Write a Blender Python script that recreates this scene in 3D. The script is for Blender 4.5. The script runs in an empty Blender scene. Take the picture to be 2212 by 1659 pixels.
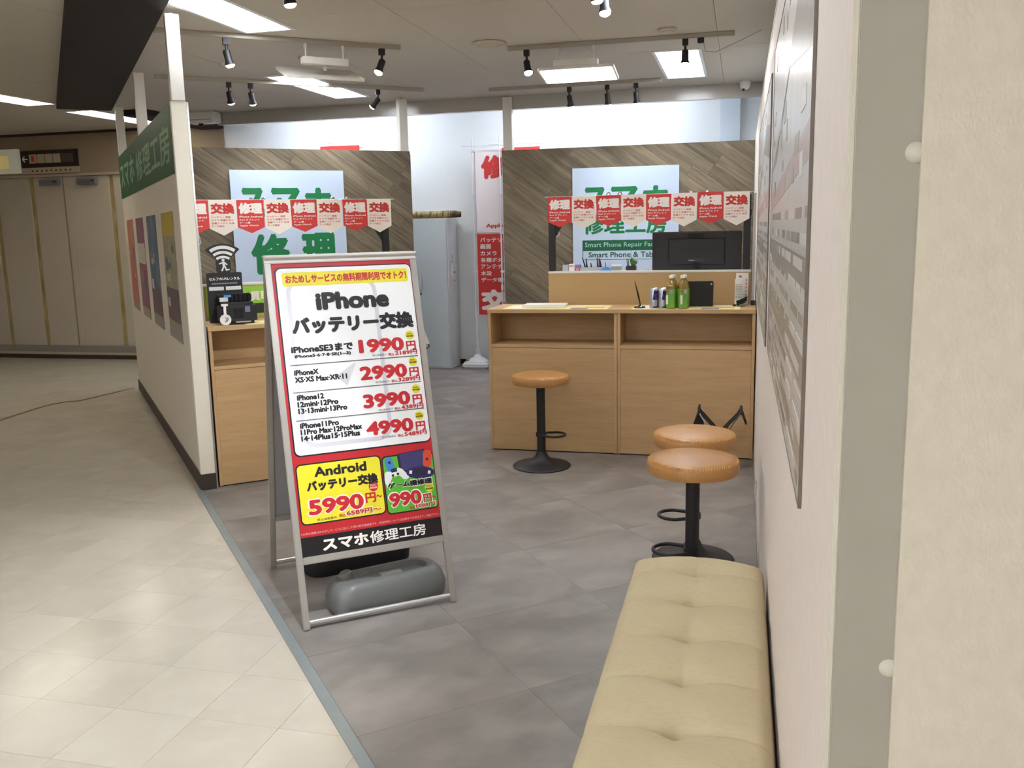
import bpy, bmesh, math, random
from mathutils import Matrix, Vector
random.seed(7)
PI = math.pi
SC = bpy.context.scene
COL = SC.collection

# ------------------------------------------------------------------ camera
# world: Y runs along the right-hand partition, X to its right, Z up, metres
H = 1.56
p, r, yw = math.radians(9.809), math.radians(1.2266), math.radians(14.21)
F0 = Vector((0, math.cos(p), -math.sin(p))); D0 = Vector((0, -math.sin(p), -math.cos(p))); X0 = Vector((1, 0, 0))
X1 = X0 * math.cos(r) + D0 * math.sin(r); D1 = -X0 * math.sin(r) + D0 * math.cos(r)
RZ = Matrix.Rotation(yw, 3, 'Z')
CX, CD, CF = RZ @ X1, RZ @ D1, RZ @ F0
cam = bpy.data.cameras.new('camera'); camo = bpy.data.objects.new('camera', cam); COL.objects.link(camo)
up, back = -CD, -CF
camo.matrix_world = Matrix(((CX.x, up.x, back.x, 0), (CX.y, up.y, back.y, 0), (CX.z, up.z, back.z, H), (0, 0, 0, 1)))
cam.sensor_fit = 'HORIZONTAL'; cam.sensor_width = 36.0; cam.lens = 36.0 * 1962 / 2212; cam.clip_start = 0.02
SC.camera = camo

# ------------------------------------------------------------------ world, exposure
w = bpy.data.worlds.new('world'); SC.world = w; w.use_nodes = True
w.node_tree.nodes['Background'].inputs[0].default_value = (1.0, 0.93, 0.82, 1)
w.node_tree.nodes['Background'].inputs[1].default_value = 0.12
vs = SC.view_settings
vs.view_transform = 'Standard'; vs.look = 'None'; vs.gamma = 1.0; vs.exposure = 0.98; vs.use_curve_mapping = False
SHOP_TUBE, FILL_TUBE, HALL_TUBE, BACK_TUBE = 16.5, 78.0, 9.5, 33.0      # strengths of the lamps built below
SC.cycles.max_bounces = 6; SC.cycles.diffuse_bounces = 4; SC.cycles.glossy_bounces = 3; SC.cycles.caustics_reflective = False; SC.cycles.caustics_refractive = False

# ------------------------------------------------------------------ frames
LA = math.radians(40.9)                                # the left booth is turned by this much
LO = Vector((-3.192, 4.779, 0)); LN = Vector((math.cos(LA), math.sin(LA), 0)); LD = Vector((-math.sin(LA), math.cos(LA), 0))
def LW(n, d, z=0.0): return LO + LN * n + LD * d + Vector((0, 0, z))

# ------------------------------------------------------------------ materials
def srgb(c):
    if isinstance(c, str): c = tuple(int(c[i:i + 2], 16) for i in (0, 2, 4))
    return tuple((x / 255 / 12.92 if x / 255 <= 0.04045 else ((x / 255 + 0.055) / 1.055) ** 2.4) for x in c) + (1,)
MATS = {}
def M(key, col=None, rough=0.6, metal=0.0, var=0.0, scale=8.0, stretch=None, bump=0.0, bscale=None, emit=0.0, trans=0.0,
      alpha=1.0, rnd=0.0, coat=0.0, spec=0.5, col2=None, coord='Object', detail=2.0):
    if key in MATS: return MATS[key]
    m = bpy.data.materials.new(key); m.use_nodes = True; nt = m.node_tree; b = nt.nodes['Principled BSDF']
    c = srgb(col); b.inputs['Roughness'].default_value = rough; b.inputs['Metallic'].default_value = metal
    b.inputs['Specular IOR Level'].default_value = spec
    if coat: b.inputs['Coat Weight'].default_value = coat; b.inputs['Coat Roughness'].default_value = 0.1
    if trans: b.inputs['Transmission Weight'].default_value = trans
    if alpha < 1: b.inputs['Alpha'].default_value = alpha
    if emit:
        b.inputs['Emission Color'].default_value = c; b.inputs['Emission Strength'].default_value = emit
    tc = nt.nodes.new('ShaderNodeTexCoord'); mp = nt.nodes.new('ShaderNodeMapping')
    nt.links.new(tc.outputs[coord], mp.inputs[0])
    if stretch: mp.inputs['Scale'].default_value = stretch
    no = nt.nodes.new('ShaderNodeTexNoise'); no.inputs['Scale'].default_value = scale; no.inputs['Detail'].default_value = detail
    nt.links.new(mp.outputs[0], no.inputs['Vector'])
    if rnd:
        oi = nt.nodes.new('ShaderNodeObjectInfo'); cv = nt.nodes.new('ShaderNodeCombineXYZ'); ml = nt.nodes.new('ShaderNodeMath'); ml.operation = 'MULTIPLY'
        ml.inputs[1].default_value = 37.0; nt.links.new(oi.outputs['Random'], ml.inputs[0])
        for i in range(3): nt.links.new(ml.outputs[0], cv.inputs[i])
        nt.links.new(cv.outputs[0], mp.inputs['Location'])
    ramp = nt.nodes.new('ShaderNodeValToRGB')
    v = max(var, 0.015)
    lo = tuple(x * (1 - v) for x in c[:3]) + (1,) if col2 is None else srgb(col2)
    hi = tuple(min(1, x * (1 + v * 0.6)) for x in c[:3]) + (1,) if col2 is None else c
    ramp.color_ramp.elements[0].color = lo; ramp.color_ramp.elements[1].color = hi
    ramp.color_ramp.elements[0].position = 0.3; ramp.color_ramp.elements[1].position = 0.7
    nt.links.new(no.outputs['Fac'], ramp.inputs[0]); out = ramp.outputs[0]
    if rnd:
        hs = nt.nodes.new('ShaderNodeHueSaturation'); mr = nt.nodes.new('ShaderNodeMapRange')
        mr.inputs['To Min'].default_value = 1 - rnd; mr.inputs['To Max'].default_value = 1 + rnd
        nt.links.new(oi.outputs['Random'], mr.inputs['Value']); nt.links.new(mr.outputs[0], hs.inputs['Value']); nt.links.new(out, hs.inputs['Color']); out = hs.outputs[0]
    nt.links.new(out, b.inputs['Base Color'])
    if bump:
        n2 = nt.nodes.new('ShaderNodeTexNoise'); n2.inputs['Scale'].default_value = bscale or scale; n2.inputs['Detail'].default_value = 3
        nt.links.new(mp.outputs[0], n2.inputs['Vector'])
        bp = nt.nodes.new('ShaderNodeBump'); bp.inputs['Strength'].default_value = bump; bp.inputs['Distance'].default_value = 0.004
        nt.links.new(n2.outputs['Fac'], bp.inputs['Height']); nt.links.new(bp.outputs[0], b.inputs['Normal'])
    MATS[key] = m; return m

def layered(key, c1, c2, c3, s1, s2, rough, rnd=0.05, st=(1, 1, 1), bump=0.0, spec=0.4):
    """mottled surface: a broad and a fine noise mixing three colours"""
    m = bpy.data.materials.new(key); m.use_nodes = True; nt = m.node_tree; b = nt.nodes['Principled BSDF']
    b.inputs['Roughness'].default_value = rough; b.inputs['Specular IOR Level'].default_value = spec
    tc = nt.nodes.new('ShaderNodeTexCoord'); mp = nt.nodes.new('ShaderNodeMapping'); mp.inputs['Scale'].default_value = st
    nt.links.new(tc.outputs['Object'], mp.inputs[0])
    oi = nt.nodes.new('ShaderNodeObjectInfo'); ml = nt.nodes.new('ShaderNodeMath'); ml.operation = 'MULTIPLY'; ml.inputs[1].default_value = 53
    nt.links.new(oi.outputs['Random'], ml.inputs[0]); cv = nt.nodes.new('ShaderNodeCombineXYZ')
    for i in range(3): nt.links.new(ml.outputs[0], cv.inputs[i])
    nt.links.new(cv.outputs[0], mp.inputs['Location'])
    a = nt.nodes.new('ShaderNodeTexNoise'); a.inputs['Scale'].default_value = s1; a.inputs['Detail'].default_value = 6; a.inputs['Distortion'].default_value = 0.6
    f = nt.nodes.new('ShaderNodeTexNoise'); f.inputs['Scale'].default_value = s2; f.inputs['Detail'].default_value = 4
    for q in (a, f): nt.links.new(mp.outputs[0], q.inputs['Vector'])
    r1 = nt.nodes.new('ShaderNodeValToRGB'); r1.color_ramp.elements[0].position = .33; r1.color_ramp.elements[1].position = .68
    r1.color_ramp.elements[0].color = srgb(c1); r1.color_ramp.elements[1].color = srgb(c2)
    nt.links.new(a.outputs['Fac'], r1.inputs[0])
    r2 = nt.nodes.new('ShaderNodeValToRGB'); r2.color_ramp.elements[0].position = .5; r2.color_ramp.elements[1].position = .75
    r2.color_ramp.elements[0].color = (0, 0, 0, 1); r2.color_ramp.elements[1].color = (.6, .6, .6, 1)
    nt.links.new(f.outputs['Fac'], r2.inputs[0])
    mx = nt.nodes.new('ShaderNodeMix'); mx.data_type = 'RGBA'
    nt.links.new(r2.outputs[0], mx.inputs[0]); nt.links.new(r1.outputs[0], mx.inputs[6]); mx.inputs[7].default_value = srgb(c3)
    hs = nt.nodes.new('ShaderNodeHueSaturation'); mr = nt.nodes.new('ShaderNodeMapRange')
    mr.inputs['To Min'].default_value = 1 - rnd; mr.inputs['To Max'].default_value = 1 + rnd
    nt.links.new(oi.outputs['Random'], mr.inputs['Value']); nt.links.new(mr.outputs[0], hs.inputs['Value']); nt.links.new(mx.outputs[2], hs.inputs['Color'])
    nt.links.new(hs.outputs[0], b.inputs['Base Color'])
    if bump:
        bp = nt.nodes.new('ShaderNodeBump'); bp.inputs['Strength'].default_value = bump; bp.inputs['Distance'].default_value = .003
        nt.links.new(a.outputs['Fac'], bp.inputs['Height']); nt.links.new(bp.outputs[0], b.inputs['Normal'])
    MATS[key] = m; return m

layered('lvt', '756f6a', '8f8883', 'a49d96', 3.0, 4.2, 0.42, 0.05, (.8, 1.15, 1), 0)
layered('vinyl', 'bcb3a3', 'c6bdad', 'c9c2b3', 1.6, 9.0, 0.2, 0.012, (1, 1, 1), 0.05)
layered('plank', '6a5f4e', '8d7f68', '524839', 3.0, 12.0, 0.6, 0.24, (0.6, 9, 4), 0)
layered('oak', 'bd9a6c', 'c6a476', 'b28f63', 2.5, 9.0, 0.45, 0.03, (.7, 2, 9), 0)
layered('oak_v', 'bd9a6c', 'c6a476', 'b28f63', 2.5, 9.0, 0.45, 0.03, (2, 2, .7), 0)
layered('fabric', 'cabb9a', 'c3b493', 'b8aa8a', 5.0, 140.0, 0.95, 0.02, (.35, 1, 1), 0.15, 0.1)
layered('leather', 'b07f48', 'bc8b54', '9c6e3d', 7.0, 90.0, 0.38, 0.03, (1, 1, 1), 0.08)
M('joint', 'a39a8a', .8); M('joint_dark', '55504a', .8); M('joint_lvt', '6d6660', .8)
M('wall_pink', 'e8ddd4', .7, var=.03, scale=30)
M('wall_cream', 'dad4c3', .75, var=.04, scale=60, bump=.25, bscale=260, stretch=(1, 1, .6))
M('wall_end', 'a8a498', .6, var=.03, scale=12)
M('trim_edge', 'd5d2c4', .5)
M('partition', 'd8cfc2', .65, var=.03, scale=20)
M('column', 'e8e0cf', .5, var=.02)
M('white_wall', 'e6e9ea', .5, var=.02, scale=3)
M('pilaster', 'dbe4ee', .5)
M('post_white', 'dcd8d0', .4); M('alu', 'b9b9b5', .35, metal=.85, var=.05, scale=5); M('alu_bright', 'e2e2e0', .25, metal=.7)
M('frame_grey', 'aeaaa2', .4, metal=.4, var=.04)
M('beam', 'b0aba2', .22, spec=.7, var=.03, scale=2)
M('ceiling', 'c9c3b9', .85, var=.04, scale=70)
M('soffit', '1e1613', .8, var=.1); M('soffit_line', '3a2d26', .7)
M('track', 'a9a294', .5); M('black', '17171a', .5, var=.1); M('black_gloss', '0f0f12', .2, var=.1); M('black_matte', '141416', .8, var=.1)
M('tray', 'e8eef0', .4); M('chrome', 'd0d0d0', .15, metal=1.0)
M('base_black', '3a2f28', .55); M('base_metal', 'b8b2ae', .25, metal=.7)
M('hall_panel', 'c0b6a6', .6, var=.05, scale=2); M('hall_head', '94836d', .7, var=.06, scale=2); M('hall_stain', '9a8552', .7, col2='b7a77c', scale=6, stretch=(3, 1, .6))
M('hall_step', '8d867c', .5); M('hall_step2', 'b0a594', .5); M('hall_kick', '3a2c22', .6); M('closer', '8a8d92', .4, metal=.5)
M('tape', '7f6650', .6, var=.1); M('strip', '8f9696', .4, metal=.3, var=.05)
M('tan', 'b8986b', .8, var=.06, scale=200); M('white_trim', 'e2e0dc', .45); M('white', 'e9e8e4', .5); M('paper', 'efede4', .7)
M('red', 'c9302c', .6); M('flag_red', 'cf3a35', .6, var=.02); M('flag_white', 'f0e6d9', .65, var=.02); M('txt_red', 'c8342f', .6); M('txt_white', 'f3ece4', .6)
M('sign_blue', 'ccdcf2', .35, var=.01); M('green', '0c7c47', .45); M('green_dark', '0c6240', .45); M('mint', 'b9dcd8', .5)
M('sign_green', '225636', .5, var=.06, scale=3); M('sign_green_txt', '86a58c', .55)
M('poster_red', 'b71f27', .45); M('poster_white', 'f2f3f2', .4); M('poster_yellow', 'e6d92e', .45); M('poster_black', '141013', .45); M('poster_green', '57b032', .45)
M('txt_black', '17141a', .5); M('price_red', 'c0232b', .45); M('yellow', 'e3d92c', .5); M('watermark', 'd2d0d6', .45); M('line_grey', '6a6a6e', .5)
M('game_blue', '3f7fc0', .5); M('game_navy', '3b3769', .5); M('game_dark', '242038', .5); M('game_orange', 'd4472f', .5); M('game_white', 'e6e6e4', .5)
M('lime', '93c83c', .5); M('phone_dark', '1c2119', .4); M('weight', '6d6f6c', .45, var=.06, scale=3); M('weight_dark', '5c5e5b', .5); M('label', 'aaa8a2', .5)
M('locker', 'ccd5da', .45, var=.02); M('locker_side', 'd6d2d4', .45); M('gold', 'b7a264', .5, col2='4a3820', scale=14, stretch=(3, 1, 1))
M('flag_cloth', 'f1e7e8', .8, var=.02); M('base_white', 'e7e9ea', .45); M('pole_white', 'e3e2e6', .35)
M('can_silver', 'c4c6cc', .3, metal=.7); M('can_blue', '27267c', .35, metal=.3); M('tea', '8d7430', .15, spec=.6); M('tea_green', '7cb23e', .4, col2='5a9638', scale=9); M('cap', 'f0f0ee', .4); M('label_grey', '8f9a98', .5); M('label_red', 'd0453a', .5)
M('flyer', 'ead94a', .6, col2='f2ead0', scale=9); M('flyer_pink', 'd8a090', .6); M('flyer_violet', '77729a', .6)
M('plant', '5d8c3a', .6, col2='37562a', scale=40); M('purple', '8b6fb0', .5); M('cloud', '4a93d6', .5); M('pen_dark', '23232e', .4); M('pen_red', '8a3a30', .5); M('clear_box', 'b9bcc4', .3)
M('acrylic', 'e8f0f4', .05, alpha=.18); M('blue_tag', '4a55a8', .5); M('outlet', 'e0dcd4', .4); M('screen_grey', '2b2b30', .4)
M('sign_brown', '2c1a14', .5); M('sign_cream', 'b5a68f', .6); M('lit_sign', 'cfcdb8', .5, emit=.08); M('lit_pic', 'c9b070', .5, emit=.2, col2='9ab08a', scale=8)
M('phone_print_1', 'b8655a', .5, col2='b98470', scale=5); M('phone_print_2', '6d7488', .5, col2='a1455a', scale=4, stretch=(.4, 1, 2)); M('phone_print_3', '74869b', .5, col2='4f6076', scale=4); M('phone_print_4', '8c8a6c', .5, col2='b0a890', scale=9); M('print_yellow', 'b8a545', .5); M('print_foot', '9a958c', .5); M('print_mix', '7d5f58', .5, col2='5b566a', scale=7); M('print_white', 'c4bfb5', .5)
M('board', 'c6c2bc', .3, var=.08, scale=3, stretch=(3, .6, 1), spec=.5); M('board_frame', '6d645a', .4); M('ink', '8f8981', .35, var=.12, scale=12); M('ink_red', 'b8a29a', .35, var=.08, scale=10); M('ink_tan', 'a3998a', .35, var=.08, scale=10); M('ink_light', 'd2cfca', .35)
M('vent', 'c2b9a4', .6)
def EM(key, col, s):
    m = bpy.data.materials.new(key); m.use_nodes = True; b = m.node_tree.nodes['Principled BSDF']
    b.inputs['Base Color'].default_value = srgb(col); b.inputs['Emission Color'].default_value = srgb(col); b.inputs['Emission Strength'].default_value = s
    MATS[key] = m
EM('tube', 'fafbff', SHOP_TUBE); EM('tube_fill', 'fbfbff', FILL_TUBE); EM('tube_hall', 'fff3e0', HALL_TUBE); EM('tube_back', 'e6f0ff', BACK_TUBE); EM('led', 'fff8ee', 9.0)
EM('bulb_warm', 'ffd9b0', 14.0); EM('bulb_cool', 'e8f0ff', 14.0)
for k_ in ('bulb_warm', 'bulb_cool', 'lit_sign', 'lit_pic'): MATS[k_].cycles.emission_sampling = 'NONE'

# ------------------------------------------------------------------ mesh helpers
class MB:
    def __init__(s): s.v = []; s.f = []
    def add(s, vs, fs):
        o = len(s.v); s.v += [tuple(q) for q in vs]; s.f += [tuple(i + o for i in f) for f in fs]; return s
    def box(s, x0, x1, y0, y1, z0, z1):
        return s.add([(x0, y0, z0), (x1, y0, z0), (x1, y1, z0), (x0, y1, z0), (x0, y0, z1), (x1, y0, z1), (x1, y1, z1), (x0, y1, z1)],
                     [(0, 3, 2, 1), (4, 5, 6, 7), (0, 1, 5, 4), (1, 2, 6, 5), (2, 3, 7, 6), (3, 0, 4, 7)])
    def prism(s, poly, z0, z1):
        n = len(poly)
        return s.add([(x, y, z0) for x, y in poly] + [(x, y, z1) for x, y in poly],
                     [tuple(range(n - 1, -1, -1)), tuple(range(n, 2 * n))] + [(i, (i + 1) % n, n + (i + 1) % n, n + i) for i in range(n)])
    def prism_y(s, poly, y0, y1):                      # polygon in x,z extruded along y
        n = len(poly)
        return s.add([(x, y0, z) for x, z in poly] + [(x, y1, z) for x, z in poly],
                     [tuple(range(n)), tuple(range(2 * n - 1, n - 1, -1))] + [(i, n + i, n + (i + 1) % n, (i + 1) % n) for i in range(n)])
    def lathe(s, prof, seg=32, c=(0, 0, 0)):
        vs, fs = [], []; m = len(prof)
        for k in range(seg):
            a = 2 * PI * k / seg
            for rr, z in prof: vs.append((c[0] + rr * math.cos(a), c[1] + rr * math.sin(a), c[2] + z))
        for k in range(seg):
            k2 = (k + 1) % seg
            for i in range(m - 1): fs.append((k * m + i, k2 * m + i, k2 * m + i + 1, k * m + i + 1))
        if prof[0][0] > 1e-6: fs.append(tuple(k * m for k in range(seg - 1, -1, -1)))
        if prof[-1][0] > 1e-6: fs.append(tuple(k * m + m - 1 for k in range(seg)))
        return s.add(vs, fs)
    def tube(s, pts, rad, seg=10, closed=False):
        pts = [Vector(q) for q in pts]; n = len(pts); vs, fs = [], []
        rads = rad if isinstance(rad, (list, tuple)) else [rad] * n
        prev = None
        for i, q in enumerate(pts):
            if closed: t = pts[(i + 1) % n] - pts[i - 1]
            else: t = pts[min(i + 1, n - 1)] - pts[max(i - 1, 0)]
            t.normalize()
            a = t.cross(Vector((0, 0, 1))) if prev is None else prev - t * prev.dot(t)
            if a.length < 1e-4: a = t.cross(Vector((1, 0, 0)))
            a.normalize(); prev = a; b = t.cross(a)
            for k in range(seg):
                g = 2 * PI * k / seg; vs.append(q + (a * math.cos(g) + b * math.sin(g)) * rads[i])
        for i in range(n if closed else n - 1):
            j = (i + 1) % n
            for k in range(seg):
                k2 = (k + 1) % seg; fs.append((i * seg + k, i * seg + k2, j * seg + k2, j * seg + k))
        if not closed: fs += [tuple(range(seg - 1, -1, -1)), tuple((n - 1) * seg + k for k in range(seg))]
        return s.add(vs, fs)
    def mesh(s, name, bevel=0.0, smooth=False, bseg=2):
        me = bpy.data.meshes.new(name); me.from_pydata(s.v, [], s.f)
        bm = bmesh.new(); bm.from_mesh(me)
        bmesh.ops.remove_doubles(bm, verts=bm.verts, dist=1e-6)
        if bevel: bmesh.ops.bevel(bm, geom=[e for e in bm.edges if len(e.link_faces) == 2 and e.calc_face_angle(0) > .5], offset=bevel, segments=bseg, affect='EDGES', clamp_overlap=True)
        bmesh.ops.recalc_face_normals(bm, faces=bm.faces)
        bm.to_mesh(me); bm.free()
        if smooth:
            me.polygons.foreach_set('use_smooth', [True] * len(me.polygons))
            me.set_sharp_from_angle(angle=math.radians(38))
        return me
    def build(s, name, mat, parent=None, bevel=0.0, smooth=False, loc=None, rz=None, rot=None, bseg=2):
        me = s.mesh(name, bevel, smooth, bseg); me.materials.append(MATS[mat] if isinstance(mat, str) else mat)
        return link(name, me, parent, loc, rz, rot)
def link(name, me, parent=None, loc=None, rz=None, rot=None):
    o = bpy.data.objects.new(name, me); COL.objects.link(o)
    if parent: o.parent = parent
    if loc is not None: o.location = loc
    if rz is not None: o.rotation_euler = (0, 0, rz)
    if rot is not None: o.rotation_euler = rot
    return o
def box(*a): return MB().box(*a)
def tag(o, label, cat, group=None):
    o['label'] = label; o['category'] = cat
    if group: o['group'] = group
    return o
def thing(name, label, cat, loc=(0, 0, 0), rz=0.0, group=None):
    o = bpy.data.objects.new(name, None); COL.objects.link(o); o.location = loc; o.rotation_euler = (0, 0, rz); o.empty_display_size = .1
    return tag(o, label, cat, group)
def struct(o): o['kind'] = 'structure'; return o
def copy_tree(o, parent=None):
    c = o.copy(); COL.objects.link(c); c.parent = parent
    for ch in list(o.children): copy_tree(ch, c)
    return c
def rr(x0, x1, y0, y1, q, seg=6):
    out = []
    for cx, cy, a0 in ((x1 - q, y0 + q, -PI / 2), (x1 - q, y1 - q, 0), (x0 + q, y1 - q, PI / 2), (x0 + q, y0 + q, PI)):
        for i in range(seg + 1):
            a = a0 + PI / 2 * i / seg; out.append((cx + q * math.cos(a), cy + q * math.sin(a)))
    return out
def circ(cx, cy, q, seg=24): return [(cx + q * math.cos(2 * PI * i / seg), cy + q * math.sin(2 * PI * i / seg)) for i in range(seg)]
def clip(poly, a, b, c):                               # keep a*x+b*y<=c
    out = []
    for i in range(len(poly)):
        P, Q = poly[i], poly[(i + 1) % len(poly)]; dp = a * P[0] + b * P[1] - c; dq = a * Q[0] + b * Q[1] - c
        if dp <= 0: out.append(P)
        if (dp < 0) != (dq < 0) and dp != dq:
            t = dp / (dp - dq); out.append((P[0] + (Q[0] - P[0]) * t, P[1] + (Q[1] - P[1]) * t))
    return out
def area(poly): return abs(sum(poly[i][0] * poly[(i + 1) % len(poly)][1] - poly[(i + 1) % len(poly)][0] * poly[i][1] for i in range(len(poly)))) / 2

# ------------------------------------------------------------------ lettering (flat print as thin meshes in a local XY plane)
TXT = {}
def glyphs(body, bold):
    if (body, bold) in TXT: return TXT[(body, bold)]
    cu = bpy.data.curves.new('text', 'FONT'); cu.body = body; cu.resolution_u = 3 if len(body) < 12 else 2
    o = bpy.data.objects.new('text', cu); COL.objects.link(o)
    dg = bpy.context.evaluated_depsgraph_get(); dg.update()
    me = bpy.data.meshes.new_from_object(o.evaluated_get(dg))
    vs = [(v.co.x, v.co.y) for v in me.vertices]; fs = [tuple(q.vertices) for q in me.polygons]
    bpy.data.objects.remove(o); bpy.data.curves.remove(cu); bpy.data.meshes.remove(me)
    if bold:
        av, af = [], []
        for k in range(6):
            dx, dy = bold * math.cos(k * PI / 3), bold * math.sin(k * PI / 3); off = len(av)
            av += [(x + dx, y + dy, k * .00008) for x, y in vs]; af += [tuple(i + off for i in f) for f in fs]
        vs, fs = av, af
    else: vs = [(x, y, 0.0) for x, y in vs]
    xs = [q[0] for q in vs]; ys = [q[1] for q in vs]; bb = (min(xs), max(xs), min(ys), max(ys))
    TXT[(body, bold)] = (vs, fs, bb); return TXT[(body, bold)]
def text_mesh(body, x0, x1, y0, y1, mat, z=.0008, bold=0.0, slant=0.0):
    vs, fs, (a, b, c, d) = glyphs(body, bold)
    sx, sy = (x1 - x0) / (b - a), (y1 - y0) / (d - c)
    me = bpy.data.meshes.new('lettering')
    me.from_pydata([(x0 + (x - a) * sx + slant * (y - c) * sy, y0 + (y - c) * sy, z + h) for x, y, h in vs], [], fs); me.materials.append(MATS[mat] if isinstance(mat, str) else mat); return me
def tx(parent, body, x0, x1, y0, y1, mat, z=.0008, bold=0.0, name='lettering', slant=0.0):
    return link(name, text_mesh(body, x0, x1, y0, y1, mat, z, bold, slant), parent)
def pr(parent, poly, mat, z0=0.0, z1=.0005, name='print_block'): return MB().prism(poly, z0, z1).build(name, mat, parent)
FACE = (PI / 2, 0, 0)                                  # local XY plane stood upright, facing local -Y

# ================================================================== STRUCTURE
ZC = 2.84
TIL = .61
# ---- floor: grey shop tiles laid with the left booth
floor = struct(MB().prism([(.12, .93), (.12, 10.0), (-6.0, 10.0), (-6.0, 7.9)], -.05, -.0035).build('floor', 'joint_lvt'))
floor['label'] = 'grey concrete-look tiled shop floor'
def n_of(x, y): return (x - LO.x) * LN.x + (y - LO.y) * LN.y
k = 0
for i in range(-1, 11):
    for j in range(-8, 12):
        n0, d0 = .002 + i * TIL, -1.92 + j * TIL
        g = .0006; sq = [(n0 + g, d0 + g), (n0 + TIL - g, d0 + g), (n0 + TIL - g, d0 + TIL - g), (n0 + g, d0 + TIL - g)]
        sq = clip(sq, -1, 0, -.002)
        wx = lambda n, d: LO.x + LN.x * n + LD.x * d; wy = lambda n, d: LO.y + LN.y * n + LD.y * d
        if sq: sq = clip(sq, LN.x, LD.x, .115 - LO.x)
        if sq: sq = clip(sq, LN.y, LD.y, 9.98 - LO.y)
        if sq: sq = clip(sq, -LN.x, -LD.x, 6.0 + LO.x)
        if len(sq) < 3 or area(sq) < .004: continue
        cx_ = sum(q[0] for q in sq) / len(sq); cy_ = sum(q[1] for q in sq) / len(sq)
        o = MB().prism([(q[0] - cx_, q[1] - cy_) for q in sq], -.0034, 0).build('tile', 'lvt', floor, loc=LW(cx_, cy_), rz=LA)
# ---- hall floor: 30 cm beige vinyl tiles
hall = struct(MB().prism([(-11.5, -9.5), (1.6, -9.5), (1.6, .945), (.12, .945), (-5.99, 7.98), (-5.99, 10.02), (-11.5, 10.02)], -.05, -.0025).build('floor_hall', 'joint'))
hall['label'] = 'beige vinyl tiled hallway floor'
cand = []
for i in range(-38, 6):
    for j in range(-31, 34):
        x0, y0 = -1.70 + i * .3, j * .3; g = .0005
        sq = [(x0 + g, y0 + g), (x0 + .3 - g, y0 + g), (x0 + .3 - g, y0 + .3 - g), (x0 + g, y0 + .3 - g)]
        if x0 > -6.0: sq = clip(sq, LN.x, LN.y, LN.dot(LO) - .0095)
        if sq: sq = clip(sq, 0, 1, 10.0)
        if sq: sq = clip(sq, 1, 0, 1.55)
        if sq: sq = clip(sq, -1, 0, 11.4)
        if len(sq) < 3 or area(sq) < .00008: continue
        cx_ = sum(q[0] for q in sq) / len(sq); cy_ = sum(q[1] for q in sq) / len(sq)
        v = Vector((cx_, cy_, -H)); dep = v.dot(CF); u_ = v.dot(CX) / max(dep, .01); t_ = v.dot(CD) / max(dep, .01)
        vis = dep > .5 and abs(u_) < .62 and abs(t_) < .46
        cand.append(((0 if vis else 1), v.length, sq, cx_, cy_))
cand.sort(key=lambda q: (q[0], q[1]))
rest = MB()
for idx, (nv, _, sq, cx_, cy_) in enumerate(cand):
    if idx < 300 and not nv:
        MB().prism([(q[0] - cx_, q[1] - cy_) for q in sq], -.0024, 0).build('tile', 'vinyl', hall, loc=(cx_, cy_, 0))
    else: rest.prism(sq, -.0024, 0)
o = rest.build('tile_field', 'vinyl', hall); o['kind'] = 'stuff'
# ---- threshold strip along the edge of the shop
o = struct(box(-.04, 0, -5.05, .02, -.002, .004).build('trim_1', 'strip', loc=LW(0, 0), rz=LA)); o['label'] = 'grey metal strip between hallway tiles and shop floor'
# ---- ceiling boards with openings for the recessed lamps
TROF = [(-3.14, -2.82, 4.27, 5.60, 0), (-3.88, -3.55, 7.19, 8.55, 0), (-.67, -.34, 7.24, 8.55, 0), (-.67, -.34, 4.16, 5.47, 0),
        (-.67, -.34, 1.1, 2.41, 0), (-3.14, -2.82, 1.3, 2.6, 0), (-6.85, -6.53, 6.55, 7.86, 1), (-6.85, -6.53, 8.38, 9.69, 1), (-6.85, -6.53, 4.5, 5.8, 1), (-6.85, -6.53, 1.6, 2.9, 1), (-3.14, -2.82, -1.6, -.3, 2), (-.67, -.34, -1.7, -.4, 0)] + [(x, x + .33, y, y + 1.31, 2) for y in (-4.4, -6.6, -8.5) for x in (-3.14, -.67)]  # lights behind the viewer are unseen, added as frontal fill
ceil = struct(box(-11.5, 1.6, -9.5, 10.1, ZC + .1, ZC + .14).build('ceiling', 'joint_dark')); ceil['label'] = 'off-white ceiling of large flat boards'
def subtract(rects, h):
    out = []
    for x0, x1, y0, y1 in rects:
        a0, a1, b0, b1 = max(x0, h[0]), min(x1, h[1]), max(y0, h[2]), min(y1, h[3])
        if a0 >= a1 or b0 >= b1: out.append((x0, x1, y0, y1)); continue
        for q in ((x0, a0, y0, y1), (a1, x1, y0, y1), (a0, a1, y0, b0), (a0, a1, b1, y1)):
            if q[1] - q[0] > 1e-4 and q[3] - q[2] > 1e-4: out.append(q)
    return out
for i in range(-10, 2):
    for j in range(-6, 6):
        x0 = -.19 + i * .93; y0 = 7.19 + (j - 4) * 1.86; R = (max(x0 + .0015, -11.4), min(x0 + .9285, 1.6), max(y0 + .0012, -9.5), min(y0 + 1.8588, 10.05))
        if R[1] <= R[0] or R[3] <= R[2]: continue
        rs = [R]
        for t in TROF: rs = subtract(rs, t)
        m = MB()
        for q in rs: m.box(q[0], q[1], q[2], q[3], ZC, ZC + .012)
        m.build('panel', 'ceiling', ceil)
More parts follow.
